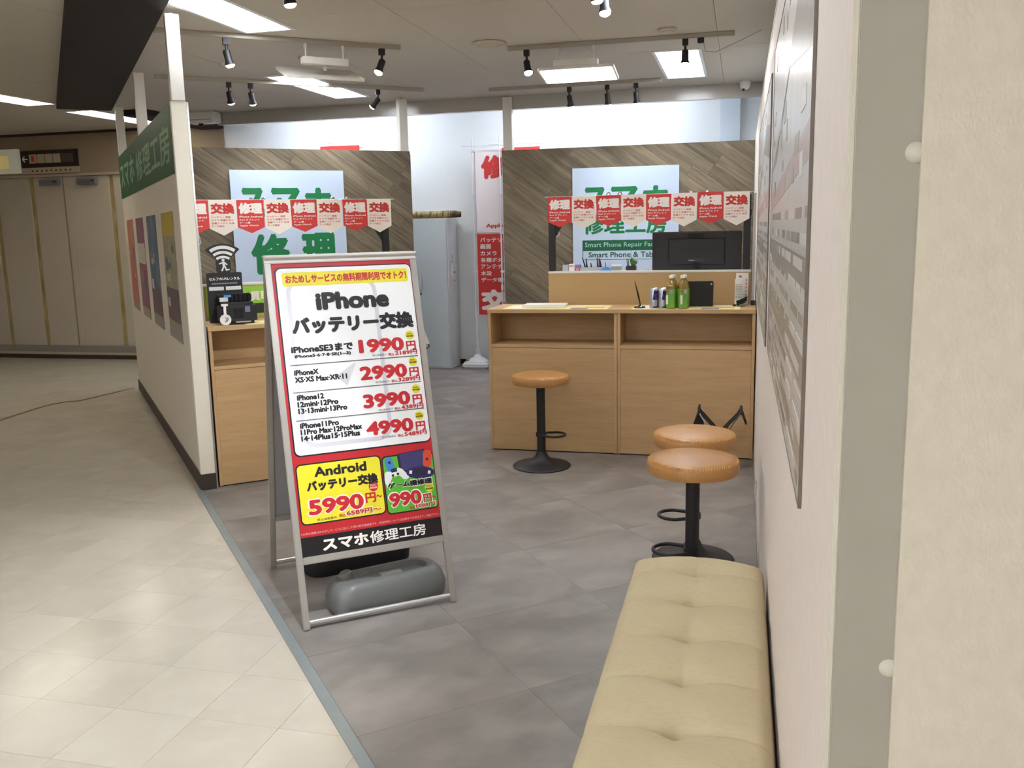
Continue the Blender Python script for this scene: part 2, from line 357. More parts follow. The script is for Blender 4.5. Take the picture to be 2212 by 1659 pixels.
# ---- dark soffit band over the tenant line
o = struct(box(-.5, .0, -5.6, 4.6, ZC - .04, ZC - .0005).build('trim_2', 'soffit', loc=LW(0, 0), rz=LA)); o['label'] = 'dark brown soffit band under the ceiling'
o = struct(box(-6.28, -6.0, 8.5, 10.0, ZC - .06, ZC - .0005).build('trim_3', 'soffit')); o['label'] = 'dark brown soffit turning towards the back wall'
# ---- beam above the wooden back panels
o = struct(box(-5.52, .16, 9.08, 9.16, 2.71, ZC - .0005).build('trim_4', 'beam')); o['label'] = 'grey glossy downstand beam below the ceiling'
# ---- walls
wb = struct(box(-6.0, .2, 10.0, 10.1, 0, ZC).build('wall_back', 'white_wall')); wb['label'] = 'bright white back wall behind the wooden panels'
box(-.24, -.04, 9.93, 9.999, 0, ZC - .001).build('pilaster', 'pilaster', wb)
wl = struct(box(-11.5, -6.0, 10.05, 10.15, 0, ZC).build('wall_hall', 'hall_head')); wl['label'] = 'dim beige hallway wall with white door panels'
box(-11.5, -6.0, 9.98, 10.049, 2.33, ZC - .001).build('header', 'hall_head', wl)
box(-11.5, -6.0, 9.96, 10.049, 2.305, 2.335).build('header_rail', 'hall_step2', wl)
xs = [-11.4, -10.6, -9.93, -9.35, -8.79, -8.29, -7.62, -7.0, -6.05]
for a, b in zip(xs[:-1], xs[1:]):
    box(a + .035, b - .035, 10.0, 10.049, .16, 2.304).build('door_panel', 'hall_panel', wl, bevel=.004)
for a in xs[1:-1]: box(a - .045, a + .045, 10.02, 10.049, .16, 2.304).build('joint_strip', 'hall_stain', wl)
box(-8.30, -8.21, 9.99, 10.0, .16, 2.304).build('door_jamb', 'hall_panel', wl, bevel=.003)
box(-11.5, -6.0, 9.93, 10.049, .085, .16).build('step', 'hall_step', wl); box(-11.5, -6.0, 9.91, 10.0, .055, .085).build('step_nosing', 'hall_step2', wl); box(-11.5, -6.0, 9.92, 10.0, 0, .055).build('kick_plate', 'hall_kick', wl)
struct(box(-11.5, -6.0, 9.95, 10.049, ZC - .03, ZC - .001).build('trim_5', 'soffit_line'))['label'] = 'dark line along the top of the hallway wall'
struct(box(-11.6, -11.5, -9.5, 10.1, 0, ZC).build('wall_left', 'hall_panel'))['label'] = 'far left hallway wall'
struct(box(-11.5, 1.6, -9.6, -9.5, 0, ZC).build('wall_front', 'hall_panel'))['label'] = 'hallway wall behind the viewer'
struct(box(1.6, 1.7, -9.5, 1.02, 0, ZC).build('wall_side', 'hall_panel'))['label'] = 'hallway wall to the right of the viewer'
struct(box(.2, .3, 1.1, 10.1, 0, ZC).build('wall_outer', 'white_wall'))['label'] = 'outer wall behind the right partition'
# right-hand partition
wr = struct(box(.107, .165, 1.03, 9.06, 0, 2.33).build('wall_right', 'wall_pink')); wr['label'] = 'pinkish white partition along the right side'
box(.105, .168, 1.02, 9.06, 2.33, 2.345).build('cap_rail', 'trim_edge', wr)
box(.1045, .1125, 1.0235, 1.0299, 0, 2.33).build('corner_strip', 'trim_edge', wr, bevel=.002)
box(.1125, .185, 1.0236, 1.0299, 0, 2.45).build('end_plate', 'wall_end', wr)
wc = struct(box(.1745, 1.6, 1.0165, 1.0225, 0, ZC).build('wall_column', 'wall_cream')); wc['label'] = 'cream textured column face at the right edge'
for z in (1.626, 1.062):
    MB().lathe([(0, .007), (.004, .0066), (.008, .0045), (.0105, .001), (.011, 0), (.011, -.004)], 24).build('rivet_cap', 'trim_edge', wr, smooth=True, loc=(.171, 1.0236 if z else 0, z), rot=(PI / 2, 0, 0))
bs = struct(box(.1, .1065, 3.1, 9.0, 0, .06).build('baseboard_right', 'base_metal')); bs['label'] = 'shiny metal skirting at foot of right partition'
# left-hand partition
wp = struct(box(0, .075, .06, 4.24, 0, 2.31).build('wall_partition', 'partition', loc=LW(0, 0), rz=LA)); wp['label'] = 'pale left partition with green sign and posters'
box(-.003, .084, 0, .0605, 0, 2.315).build('end_column', 'column', wp, bevel=.003)
box(.0842, .094, .0, .06, 0, 2.31).build('edge_profile', 'alu', wp)
bl = struct(box(-.009, -.0005, -.006, 4.24, 0, .1).box(-.009, .085, -.0065, -.0005, 0, .1).build('baseboard_left', 'base_black', loc=LW(0, 0), rz=LA)); bl['label'] = 'dark brown skirting round the left partition'

# ================================================================== LAMPS
def troffer(x0, x1, y0, y1, kind, label):
    t = thing('ceiling_light', label, 'light', ((x0 + x1) / 2, (y0 + y1) / 2, ZC), 0, 'recessed fluorescent ceiling lights')
    w_, l_ = (x1 - x0) / 2, (y1 - y0) / 2
    m = MB()
    m.box(-w_ - .018, -w_ + .006, -l_ - .018, l_ + .018, -.006, .004).box(w_ - .006, w_ + .018, -l_ - .018, l_ + .018, -.006, .004)
    m.box(-w_ + .006, w_ - .006, -l_ - .018, -l_ + .006, -.006, .004).box(-w_ + .006, w_ - .006, l_ - .006, l_ + .018, -.006, .004)
    m.build('frame', 'tray', t)
    m = MB(); d = .07; a, b = w_ - .004, l_ - .004
    pr_ = [(-a, 0), (-a * .75, d), (-a * .35, d), (-a * .1, d * .55), (0, d * .45), (a * .1, d * .55), (a * .35, d), (a * .75, d), (a, 0)]
    n = len(pr_)
    m.add([(x, -b, z) for x, z in pr_] + [(x, b, z) for x, z in pr_], [(i, i + 1, n + i + 1, n + i) for i in range(n - 1)])
    m.add([(x, -b, z) for x, z in pr_] + [(x, b, z) for x, z in pr_], [tuple(range(n)), tuple(range(n, 2 * n))])
    m.build('reflector', 'tray', t)
    for s in (-1, 1):
        MB().tube([(s * a * .52, -b * .93, d * .42), (s * a * .52, b * .93, d * .42)], .019, 8).build('tube', ('tube', 'tube_hall', 'tube_fill')[kind], t, smooth=True)
    return t
LT = ['long ceiling light beside the dark soffit, above the white corner column', 'long ceiling light under which the left suspended lamp hangs', 'square-looking twin tube ceiling light near the right partition top',
      'ceiling light just cut by the top edge of the picture', 'ceiling light above the bench', 'ceiling light above the hallway near the viewer',
      'hallway ceiling light cut by the left edge of the picture', 'hallway ceiling light seen behind the two thin white posts', 'hallway ceiling light left of the picture', 'hallway ceiling light near the viewer', 'added fill ceiling light behind the viewer, left', 'added fill ceiling light behind the viewer, right']
LT += ['added fill ceiling light row %s behind the viewer, %s' % (a, b) for a in ('one', 'two', 'three') for b in ('left', 'right')]
for t, lb in zip(TROF, LT): troffer(*t[:5], lb)
# tube lamps hidden behind the beam that wash the back wall
for x0, x1, lb in ((-5.3, -3.4, 'wall-wash tube lamp behind the beam, left half'), (-2.6, -.5, 'wall-wash tube lamp behind the beam, right half')):
    t = thing('tube_lamp', lb, 'light', ((x0 + x1) / 2, 9.32, ZC), 0, 'tube lamps behind the beam'); l_ = (x1 - x0) / 2
    box(-l_, l_, -.04, .04, -.035, -.001).build('body', 'tray', t, bevel=.004)
    MB().tube([(-l_ + .03, 0, -.055), (l_ - .03, 0, -.055)], .016, 8).build('tube', 'tube_back', t, smooth=True)

def track(name_label, loc, rz, x0, x1):
    t = thing('lighting_track', name_label, 'light track', loc, rz, 'ceiling lighting tracks')
    box(x0, x1, -.017, .017, -.03, -.0005).build('rail', 'track', t, bevel=.003)
    for s in (x0, x1): box(s - .006, s + .006, -.018, .018, -.031, -.0004).build('end_cap', 'track', t)
    return t
track('pale lighting track above the right counter', (0, 6.66, ZC), 0, -1.66, -.08)
track('pale lighting track in front of the right wooden panel', (0, 8.52, ZC), 0, -2.31, -.73)
track('pale lighting track above the left counter', LW(0, .65, ZC), LA, -.05, 1.64)
track('pale lighting track in front of the left wooden panel', LW(0, 2.46, ZC), LA, .2, 2.52)
track('pale lighting track cut by the top edge, right of centre', (-.72, 0, ZC), PI / 2, 3.4, 5.06)
track('pale lighting track above the folding sign board', LW(0, -1.1, ZC), LA, -.1, 1.6)
def spot(loc, rz, tilt, yaw, warm, label, power=6, lit=True, blend=.5, size=58):
    """track spot: adapter, stem, lamp head with its bulb, tilted by tilt from straight down towards heading yaw"""
    t = thing('track_spotlight', label, 'spotlight', loc, rz, 'black track spotlights')
    box(-.02, .02, -.016, .016, -.075, -.0312).build('adapter', 'black', t, bevel=.002)
    MB().tube([(0, 0, -.075), (0, 0, -.115)], .0085, 10).build('stem', 'black', t, smooth=True)
    aim = Vector((math.sin(tilt) * math.cos(yaw), math.sin(tilt) * math.sin(yaw), -math.cos(tilt)))
    q = Vector((0, 0, -1)).rotation_difference(aim).to_euler()
    h = MB().lathe([(0, .012), (.02, .012), (.024, .006), (.024, -.055), (.03, -.07), (.034, -.084), (.031, -.084), (.02, -.07)], 20).build('lamp_head', 'black', t, smooth=True, loc=(0, 0, -.118), rot=q)
    MB().lathe([(0, -.1), (.018, -.098), (.028, -.09), (.031, -.08), (.02, -.068), (0, -.066)], 20).build('bulb', 'bulb_warm' if warm else 'bulb_cool', h, smooth=True)
    L = bpy.data.lights.new('spot_beam', 'SPOT'); L.energy = power; L.spot_size = math.radians(size); L.spot_blend = blend; L.shadow_soft_size = .03
    L.color = (1, .93, .84) if warm else (.86, .92, 1)
    lo = bpy.data.objects.new('spot_beam', L); COL.objects.link(lo); lo.parent = t; lo.location = Vector((0, 0, -.118)) + aim * .11; lo.rotation_euler = q
    return t
R_ = math.radians
spot((-1.526, 6.66, ZC), 0, R_(25), R_(-60), 1, 'warm track spotlight left of the lit suspended lamp')
spot((-.404, 6.66, ZC), 0, R_(12), R_(-90), 1, 'warm track spotlight in front of the twin tube ceiling light')
for x, lb, tl in ((-1.558, 'leftmost of three cool spotlights before the right panel', 24), (-1.21, 'middle of three cool spotlights before the right panel', 20), (-.95, 'rightmost of three cool spotlights before the right panel', 20)):
    spot((x, 8.52, ZC), 0, R_(tl), R_(80), 0, lb, 4, size=70)
spot(LW(.45, .65, ZC), LA, R_(12), R_(0), 1, 'warm track spotlight just right of the white corner column')
spot(LW(1.51, .65, ZC), LA, R_(26), R_(200), 1, 'warm track spotlight right of the left suspended lamp')
for n, lb in ((.78, 'left one of two close cool spotlights, left of the recessed lamp'), (.96, 'right one of two close cool spotlights, left of the recessed lamp')):
    spot(LW(n, 2.46, ZC), LA, R_(24), R_(60), 0, lb, 4, size=70)
spot(LW(2.09, 2.46, ZC), LA, R_(48), R_(130), 0, 'sharply tilted cool spotlight over the left panel', 4, size=70)
spot(LW(.43, -1.1, ZC), LA, R_(10), R_(0), 1, 'warm track spotlight cut by the top edge, left of centre', 8)
spot((-.72, 4.65, ZC), 0, R_(10), R_(40), 1, 'warm one of the pair of spotlights at the top edge', 8)
spot((-.72, 4.95, ZC), 0, R_(14), R_(-60), 0, 'cool one of the pair of spotlights at the top edge', 8)
track('added pale track for fill spotlights, unseen above the picture', LW(0, -3.4, ZC), LA, -.1, 1.3)  # unseen track and spots, added to brighten sign, column and hallway edge
spot(LW(.45, -3.4, ZC), LA, R_(36), R_(92), 0, 'unseen spotlight added above the picture to brighten the sign board', 33, size=46, blend=.8)
spot(LW(.75, -3.4, ZC), LA, R_(68), R_(100), 0, 'unseen spotlight added above the picture to brighten the left corner column', 88, size=36, blend=.9)
spot(LW(.1, -3.4, ZC), LA, R_(30), R_(125), 0, 'unseen spotlight added above the picture to brighten the hallway edge', 82, size=62, blend=.6)
t = thing('track_adapter', 'small black empty adapter on the right counter track', 'adapter', (-.30, 6.66, ZC))
box(-.022, .022, -.018, .018, -.065, -.0312).build('adapter', 'black', t, bevel=.003); MB().tube([(.02, 0, -.06), (.03, 0, -.12), (.1, 0, -.13), (.28, 0, -.06), (.4, .02, -.004)], .0025, 6).build('cable', 'track', t, smooth=True)

def flood(loc, rz, tilt, label, back=0):
    """suspended LED flood: two hangers, driver box and a tilted thin panel"""
    t = thing('suspended_lamp', label, 'light', loc, rz, 'suspended LED lamps')
    for s in (-.13, .13):
        MB().tube([(s, 0, -.031), (s, 0, -.06)], .012, 10).tube([(s, 0, -.06), (s, 0, -.125)], .006, 8).build('hanger', 'post_white', t, smooth=True)
    box(-.16, .16, -.03, .03, -.165, -.118).build('driver_box', 'post_white', t, bevel=.004)
    MB().tube([(0, 0, -.165), (0, 0, -.2)], .012, 10).build('knuckle', 'track', t)
    pn = MB().prism(rr(-.275, .275, -.16, .16, .02), -.009, .009).build('lamp_panel', 'post_white', t, loc=(0, back, -.2), rot=(tilt, 0, 0))
    MB().prism(rr(-.26, .26, -.145, .145, .015), -.0105, -.0092).build('diffuser', 'led', pn)
flood((-1.17, 6.66, ZC), 0, R_(-9), 'lit suspended lamp panel above the right counter', .12)
flood(LW(1.1, .65, ZC), LA, R_(19), 'unlit-looking suspended lamp with driver box above the left counter', .14)
# round ceiling fittings
for x, y, q, lb in ((-1.75, 6.47, .115, 'round cream ceiling vent between the two tracks'), (-.51, 6.44, .06, 'small round ceiling detector above the right track')):
    t = thing('ceiling_vent', lb, 'vent', (x, y, ZC))
    MB().lathe([(q * .75, -.0005), (q, -.004), (q * .95, -.014), (q * .75, -.016), (q * .72, -.01)], 28).build('ring', 'vent', t, smooth=True)
    MB().lathe([(0, -.022), (q * .5, -.022), (q * .62, -.014), (q * .62, -.01), (0, -.01)], 28).build('cone', 'vent', t, smooth=True)
t = thing('smoke_detector', 'small hanging detector above the left suspended lamp box', 'detector', LW(1.15, 1.3, ZC))
MB().lathe([(0, -.05), (.03, -.045), (.04, -.03), (.06, -.02), (.065, -.0005)], 24).build('body', 'vent', t, smooth=True)
t = thing('ceiling_detector', 'tiny grey sensor on the ceiling left of the spotlights', 'sensor', LW(.62, 1.75, ZC)); MB().lathe([(0, -.03), (.02, -.028), (.025, -.0005)], 16).build('body', 'vent', t, smooth=True)
# cameras
t = thing('dome_camera', 'small white security camera on the beam near right partition', 'camera', (.0, 9.0, 2.83))
MB().lathe([(0, -.07), (.03, -.062), (.045, -.04), (.05, -.01), (.05, .009)], 24).build('housing', 'white', t, smooth=True); MB().lathe([(0, -.02), (.012, -.015), (.014, 0)], 14).build('lens', 'black_gloss', t, smooth=True, loc=(-.012, -.03, -.06), rot=(R_(40), 0, 0))
t = thing('air_conditioner', 'white box unit with dark lens by the left end of beam', 'unit', (-5.62, 9.0, 2.72))
box(-.16, .16, -.1, .07, 0, .118).build('casing', 'white', t, bevel=.012); MB().lathe([(0, -.03), (.02, -.025), (.028, -.005), (.03, .0)], 18).build('lens', 'black_gloss', t, smooth=True, loc=(-.02, -.04, -.001)); box(-.12, .13, -.102, -.1, .03, .04).build('louvre', 'track', t)

# ================================================================== POSTS
def post(loc, rz, z0, z1, label, w_=.075):
    t = thing('support_post', label, 'post', loc, rz, 'white support posts')
    box(-w_ / 2, w_ / 2, -w_ / 2, w_ / 2, z0, z1).build('shaft', 'post_white', t, bevel=.003)
    MB().tube([(0, 0, z1), (0, 0, ZC - .041 if rz and z0 > 2.3 and w_ < .08 else ZC - .001)], .012, 10).build('adjuster', 'track', t)
    return t
post(LW(.041, .03), LA, 2.316, 2.79, 'white post standing on the near corner column of the left partition')
post(LW(.041, 2.12), LA, 2.311, 2.79, 'white post halfway along the left partition')
post(LW(.041, 4.2), LA, 2.311, 2.79, 'white post at the far end of the left partition')
post(LW(2.545, 3.085), LA, 0, 2.825, 'white post behind the right edge of the left wooden panel', .085)
post((-2.28, 9.078, 0), 0, 0, 2.825, 'white post behind the left edge of the right wooden panel', .09)
# ================================================================== WOODEN PANELS
def wood_panel(loc, rz, x0, x1, z1, label):
    t = thing('wood_panel', label, 'panel', loc, rz, 'diagonal wood panels')
    box(x0, x1, .012, .03, 0, z1).build('backing', 'joint_dark', t)
    th = R_(-35); ux, uz = math.cos(th), math.sin(th); vx, vz = -uz, ux; wd = .112
    cor = [(x0, 0), (x1, 0), (x1, z1), (x0, z1)]
    vals = [q[0] * vx + q[1] * vz for q in cor]; v0 = math.floor(min(vals) / wd); v1 = math.ceil(max(vals) / wd)
    for k in range(v0, v1):
        a, b = k * wd + .0012, (k + 1) * wd - .0012
        segs = [-3.5]
        s = -3.5 + random.uniform(.2, 1.2)
        while s < 4.5: segs.append(s); s += random.uniform(1.0, 1.5)
        segs.append(4.6)
        for s0, s1 in zip(segs[:-1], segs[1:]):
            quad = [(s * ux + v * vx, s * uz + v * vz) for s, v in ((s0 + .0008, a), (s1 - .0008, a), (s1 - .0008, b), (s0 + .0008, b))]
            for ca, cb, cc in ((1, 0, x1), (-1, 0, -x0), (0, 1, z1), (0, -1, 0)):
                if quad: quad = clip(quad, ca, cb, cc)
            if len(quad) < 3 or area(quad) < .0015: continue
            cx_ = sum(q[0] for q in quad) / len(quad); cz_ = sum(q[1] for q in quad) / len(quad)
            loc_p = [((q[0] - cx_) * ux + (q[1] - cz_) * uz, (q[0] - cx_) * vx + (q[1] - cz_) * vz) for q in quad]
            e = random.uniform(0, .002)
            # local x along the plank, local y across it, face towards -Y of the panel
            ob = MB().prism(loc_p, 0, .011 + e).build('plank', 'plank', t)
            ob.matrix_local = Matrix(((ux, vx, 0, cx_), (0, 0, -1, .0118), (uz, vz, 0, cz_), (0, 0, 0, 1)))
    return t
PR = wood_panel((0, 9.0, 0), 0, -2.33, .103, 2.31, 'diagonal plank wall panel behind the right counter')
PL = wood_panel(LW(0, 3.0), LA, .1, 2.585, 2.32, 'diagonal plank wall panel behind the left counter')

# ---- shop signs on the panels
t = thing('shop_sign', 'pale blue sign board with rounded green lettering on right panel', 'sign', (-1.105, 8.985, 0))
b_ = MB().prism(rr(-.515, .515, 1.0, 2.11, .003), 0, .006).build('board', 'sign_blue', t, rot=FACE)
for ch, x0, x1 in (('ス', -.415, -.17), ('マ', -.135, .125), ('ホ', .165, .42)): tx(b_, ch, x0, x1, 1.69, 1.925, 'green', .0066, .05)
tx(b_, '修理工房', -.415, .40, 1.47, 1.665, 'green', .0066, .032)
pr(b_, rr(-.42, .42, 1.31, 1.413, .001), 'green_dark', .006, .0068)
tx(b_, 'Smart Phone Repair Factory', -.395, .40, 1.333, 1.392, 'mint', .0073, .004)
for q in ((-.42, -.414, 1.222, 1.31), (.414, .42, 1.222, 1.31), (-.42, .42, 1.222, 1.2265)): pr(b_, [(q[0], q[2]), (q[1], q[2]), (q[1], q[3]), (q[0], q[3])], 'green_dark', .006, .0068, 'box_outline')
tx(b_, 'Smart Phone & Tablet', -.36, .36, 1.245, 1.298, 'green_dark', .0066, .022)
t = thing('shop_sign', 'pale blue sign board with blocky green lettering on left panel', 'sign', LW(1.355, 2.985), LA)
b_ = MB().prism(rr(-.53, .53, 1.0, 2.125, .003), 0, .006).build('board', 'sign_blue', t, rot=FACE)
for ch, x0, x1 in (('ス', -.455, -.215), ('マ', -.165, .105), ('ホ', .14, .41)): tx(b_, ch, x0, x1, 1.70, 1.965, 'green', .0066, .06)
for ch, x0, x1 in (('修', -.385, -.02), ('理', .09, .43)): tx(b_, ch, x0, x1, 1.17, 1.545, 'green', .0066, .05)

# ================================================================== COUNTERS
def unit(loc, rz, x0, x1, label):
    t = thing('counter_unit', label, 'cabinet', loc, rz, 'oak counter units')
    th = .02; d = .42
    box(x0, x0 + th, 0, d, .006, .974).build('side_panel', 'oak_v', t, bevel=.001); box(x1 - th, x1, 0, d, .006, .974).build('side_panel', 'oak_v', t, bevel=.001)
    box(x0 + th + .0005, x1 - th - .0005, .002, d, .735, .757).build('shelf', 'oak', t, bevel=.001)
    box(x0 + th + .0005, x1 - th - .0005, .3, .315, .7575, .974).build('niche_back', 'oak', t)
    box(x0 + th + .0005, x1 - th - .0005, .003, .02, .008, .732).build('front_panel', 'oak', t, bevel=.001)
    box(x0 + .004, x1 - .004, .01, d, 0, .0058).build('foot', 'black_matte', t)
    return t
unit((0, 6.07, 0), 0, -1.70, -.8015, 'left unit of the right oak counter, behind the lone stool')
unit((0, 6.07, 0), 0, -.7985, .099, 'right unit of the right oak counter, beside the partition')
unit(LW(0, .015), LA, .107, 1.0065, 'oak counter unit of left counter next to white corner column')
unit(LW(0, .015), LA, 1.0095, 1.457, 'narrow oak counter unit of left counter hidden behind the sign board')
tag(box(-1.703, .1, 6.062, 6.5, .9745, 1.0).build('worktop', 'oak', bevel=.002), 'long oak worktop of the right counter', 'worktop')
tag(box(.104, 1.46, .007, .445, .9745, 1.0).build('worktop', 'oak', bevel=.002, loc=LW(0, 0), rz=LA), 'long oak worktop of the left counter', 'worktop')
def screen(loc, rz, x0, x1, label):
    t = thing('desk_screen', label, 'screen', loc, rz, 'tan counter screens')
    box(x0, x1, 0, .022, .0, .222).build('board', 'tan', t); box(x0 - .002, x1 + .002, -.003, .025, .2222, .238).build('top_rail', 'white_trim', t, bevel=.003)
screen((0, 6.476, 1.0), 0, -1.35, .066, 'tan cork-look screen along the back of the right counter')
screen(LW(0, .42, 1.0), LA, .106, 1.43, 'tan screen with lime poster along the back of left counter')
def desk(loc, rz, x0, x1, label):
    t = thing('staff_desk', label, 'desk', loc, rz, 'staff desks behind the counters')
    box(x0, x1, .01, .62, 1.175, 1.2).build('top', 'white_trim', t, bevel=.002)
    for a in (x0 + .02, x1 - .05): box(a, a + .03, .03, .6, 0, 1.174).build('side_panel', 'white_trim', t)
desk((0, 6.51, 0), 0, -1.33, .06, 'high white staff desk behind the right counter screen')
desk(LW(0, .455), LA, .17, 1.41, 'high white staff desk behind the left counter screen')

# ================================================================== BUNTING
FW = .1745
def flag_poly(w_, s, tip): return [(0, 0), (0, -s), (w_ / 2, -tip), (w_, -s), (w_, 0)]
RED_M = MB().prism(flag_poly(FW - .003, .175, .213), 0, .0009).mesh('flag'); RED_M.materials.append(MATS['flag_red'])
WHT_M = MB().prism(flag_poly(FW - .003, .18, .225), 0, .0009).mesh('flag'); WHT_M.materials.append(MATS['flag_white'])
RT = [text_mesh('修理', .01, .162, -.09, -.018, 'txt_white', .0013, .07)] + [text_mesh(s, .012, x1, -y - .013, -y, 'txt_white', .0013, .02) for s, x1, y in (('iPhone Android', .16, .101), ('iPod タブレット', .14, .12), ('ゲーム機', .08, .139), ('Apple Watch', .13, .158))]
WT = [text_mesh('交換', .012, .16, -.088, -.02, 'txt_red', .0013, .065)] + [text_mesh(s, .012, x1, -y - .013, -y, 'txt_red', .0013, .012) for s, x1, y in (('バッテリー 画面', .132, .102), ('カメラ 各種ボタン', .152, .121), ('各種アンテナ 水没', .155, .14), ('データ復旧', .09, .159))]
def bunting(loc, rz, x0, label):
    t = thing('bunting', label, 'bunting', loc, rz, 'paper flag garlands')
    MB().tube([(x0 - .02, .004, -.002), (x0 + 8 * FW + .02, .004, -.002)], .0025, 6).build('cord', 'white', t)
    for i in range(8):
        f = link('flag', RED_M if i % 2 == 0 else WHT_M, t, (x0 + i * FW, 0, random.uniform(-.003, .001)), rot=(PI / 2 + random.uniform(-.03, .03), random.uniform(-.012, .012), 0))
        for m in (RT if i % 2 == 0 else WT): link('lettering', m, f)
    return t
bunting((0, 6.46, 1.765), 0, -1.345, 'red and white pennant bunting across the right counter')
bunting(LW(0, .405, 1.77), LA, .05, 'red and white pennant bunting across the left counter')
def bunting_frame(loc, rz, x0, x1, brace, label):
    t = thing('bunting_stand', label, 'stand', loc, rz, 'black stands holding the bunting')
    for a in (x0, x1):
        box(a - .024, a + .024, -.012, .02, 1.2395, 1.745).build('upright', 'black', t, bevel=.004)
        box(a - .028, a + .028, -.018, .026, 1.60, 1.65).build('clamp', 'black_matte', t, bevel=.006)
    box(x0 - .03, x1 + .03, 0, .006, 1.735, 1.765).build('clear_rail', 'acrylic', t)
    for a in (.3, .36, .72, .8): MB().lathe([(.012, -.004), (.016, 0), (.012, .004), (.009, 0), (.012, -.004)], 16).build('ring', 'chrome', t, smooth=True, loc=(x0 + (x1 - x0) * a, .004, 1.772), rot=(PI / 2, .3, 0))
    a, s = (x1, -1) if brace > 0 else (x0, 1)
    MB().prism_y([(a + s * .024, 1.48), (a + s * .1, 1.6), (a + s * .024, 1.62)], -.002, .01).build('brace', 'black', t)
    MB().tube([(x0 + .03, .01, 1.6), (x0 + .045, .015, 1.53), (x0 + .05, .012, 1.5), (x0 + .03, .01, 1.48)], .006, 8).build('hook', 'clear_box', t, smooth=True)
bunting_frame((0, 6.486, 0), 0, -1.322, .035, -1, 'black uprights with clear rail on the right counter screen')
bunting_frame(LW(0, .44), LA, .116, 1.405, 1, 'black uprights with clear rail on the left counter screen')

# ================================================================== STOOLS
def make_stool(label):
    t = thing('bar_stool', label, 'stool', group='tan round bar stools')
    MB().lathe([(0, .55), (.16, .55), (.182, .556), (.187, .57), (.187, .592), (.182, .603), (.172, .611), (.15, .617), (.08, .622), (0, .624)], 48).build('seat', 'leather', t, smooth=True)
    st = MB()
    for k in range(96):
        a = 2 * PI * k / 96; b = a + .028; st.tube([(.1835 * math.cos(a), .1835 * math.sin(a), .6035), (.1755 * math.cos(b), .1755 * math.sin(b), .6115)], .0018, 5)
    st.build('stitching', M('thread', 'd9a862', .7), t)
    MB().lathe([(0, .535), (.05, .535), (.05, .55), (0, .55)], 24).build('seat_plate', 'black', t)
    MB().lathe([(0, .05), (.028, .05), (.0285, .34), (.0285, .345), (.0285, .535), (0, .535)], 24).build('column', 'black', t, smooth=True)
    MB().lathe([(0, 0), (.188, 0), (.191, .006), (.185, .012), (.12, .024), (.07, .042), (.045, .065), (.034, .09), (.0285, .1), (0, .1)], 48).build('base', 'black', t, smooth=True)
    pts = []
    for k in range(25):
        a = -PI / 2 + PI * k / 24; pts.append((.085 + .075 * math.cos(a) if abs(a) < PI / 2 else .085, .072 * math.sin(a), .215))
    MB().tube([(.02, -.05, .215)] + pts + [(.02, .05, .215)], .008, 10).build('foot_ring', 'black', t, smooth=True)
    MB().lathe([(.029, .2), (.035, .202), (.035, .228), (.029, .23)], 20).build('collar', 'black', t, smooth=True)
    return t
s0 = make_stool('tan bar stool alone in front of the left unit of right counter')
s0.location = (-1.25, 5.69, 0)
for lb, x, y, a in (('tan bar stool behind the front stool, near the partition', -.192, 4.155, R_(186)), ('front tan bar stool right behind the tufted bench', -.174, 3.685, R_(187))):
    c = copy_tree(s0); c.location = (x, y, 0); c.rotation_euler = (0, 0, a); c['label'] = lb

# ================================================================== BENCH
t = thing('bench', 'beige tufted upholstered bench along the right partition', 'bench', (-.122, 2.3, 0))
BL, BWd = 1.5, .44
m = MB(); nx, ny = 56, 200
bt = [2.92 - 2.3 - i * .245 for i in range(6)]
def bz(x, y):
    h = 0
    dk = min(abs(y - b) for b in bt); db = min(math.hypot(x, (y - b)) for b in bt)
    ex = max(0, 1 - abs(x) / (BWd / 2)); ey = max(0, 1 - abs(y) / (BL / 2))
    edge = min(1, (1 - abs(x) / (BWd / 2)) * BWd / 2 / .045, (1 - abs(y) / (BL / 2)) * BL / 2 / .045); edge = max(0, edge)
    h += .042 * math.sqrt(max(0, 1 - (1 - edge) ** 2))
    h += .022 * (1 - (x / (BWd / 2)) ** 2)
    fx = math.exp(-(x / .17) ** 2)
    pil = min(1, dk / .1225) if y > min(bt) - .1225 else 1
    h += .016 * math.sqrt(max(0, 1 - (1 - pil) ** 2)) * ex ** .3 - .016
    h -= .006 * math.exp(-(dk / .012) ** 2) * (.3 + .7 * fx)
    h -= .024 * math.exp(-(db / .06) ** 2) + .016 * math.exp(-(db / .024) ** 2) + .004 * math.exp(-(x / .012) ** 2) * (.4 + .6 * math.exp(-(db / .08) ** 2))
    return h
for j in range(ny + 1):
    for i in range(nx + 1):
        u = -1 + 2 * i / nx; v = -1 + 2 * j / ny
        x = BWd / 2 * math.sin(u * PI / 2) ** 1 if abs(u) < 1 else BWd / 2 * u; y = BL / 2 * v
        x = BWd / 2 * (u * .6 + .4 * math.sin(u * PI / 2))
        m.v.append((x, y, .375 + bz(x, y)))
for j in range(ny):
    for i in range(nx): a = j * (nx + 1) + i; m.f.append((a, a + 1, a + nx + 2, a + nx + 1))
rim = [j * (nx + 1) for j in range(ny + 1)]
def skirt(idx):
    o0 = len(m.v); m.v.extend([(m.v[i][0], m.v[i][1], .30) for i in idx])
    for q in range(len(idx) - 1): m.f.append((idx[q], idx[q + 1], o0 + q + 1, o0 + q))
skirt([j * (nx + 1) for j in range(ny + 1)]); skirt([j * (nx + 1) + nx for j in range(ny + 1)]); skirt(list(range(nx + 1))); skirt([ny * (nx + 1) + i for i in range(nx + 1)])
cu = m.build('cushion', 'fabric', t, smooth=True)
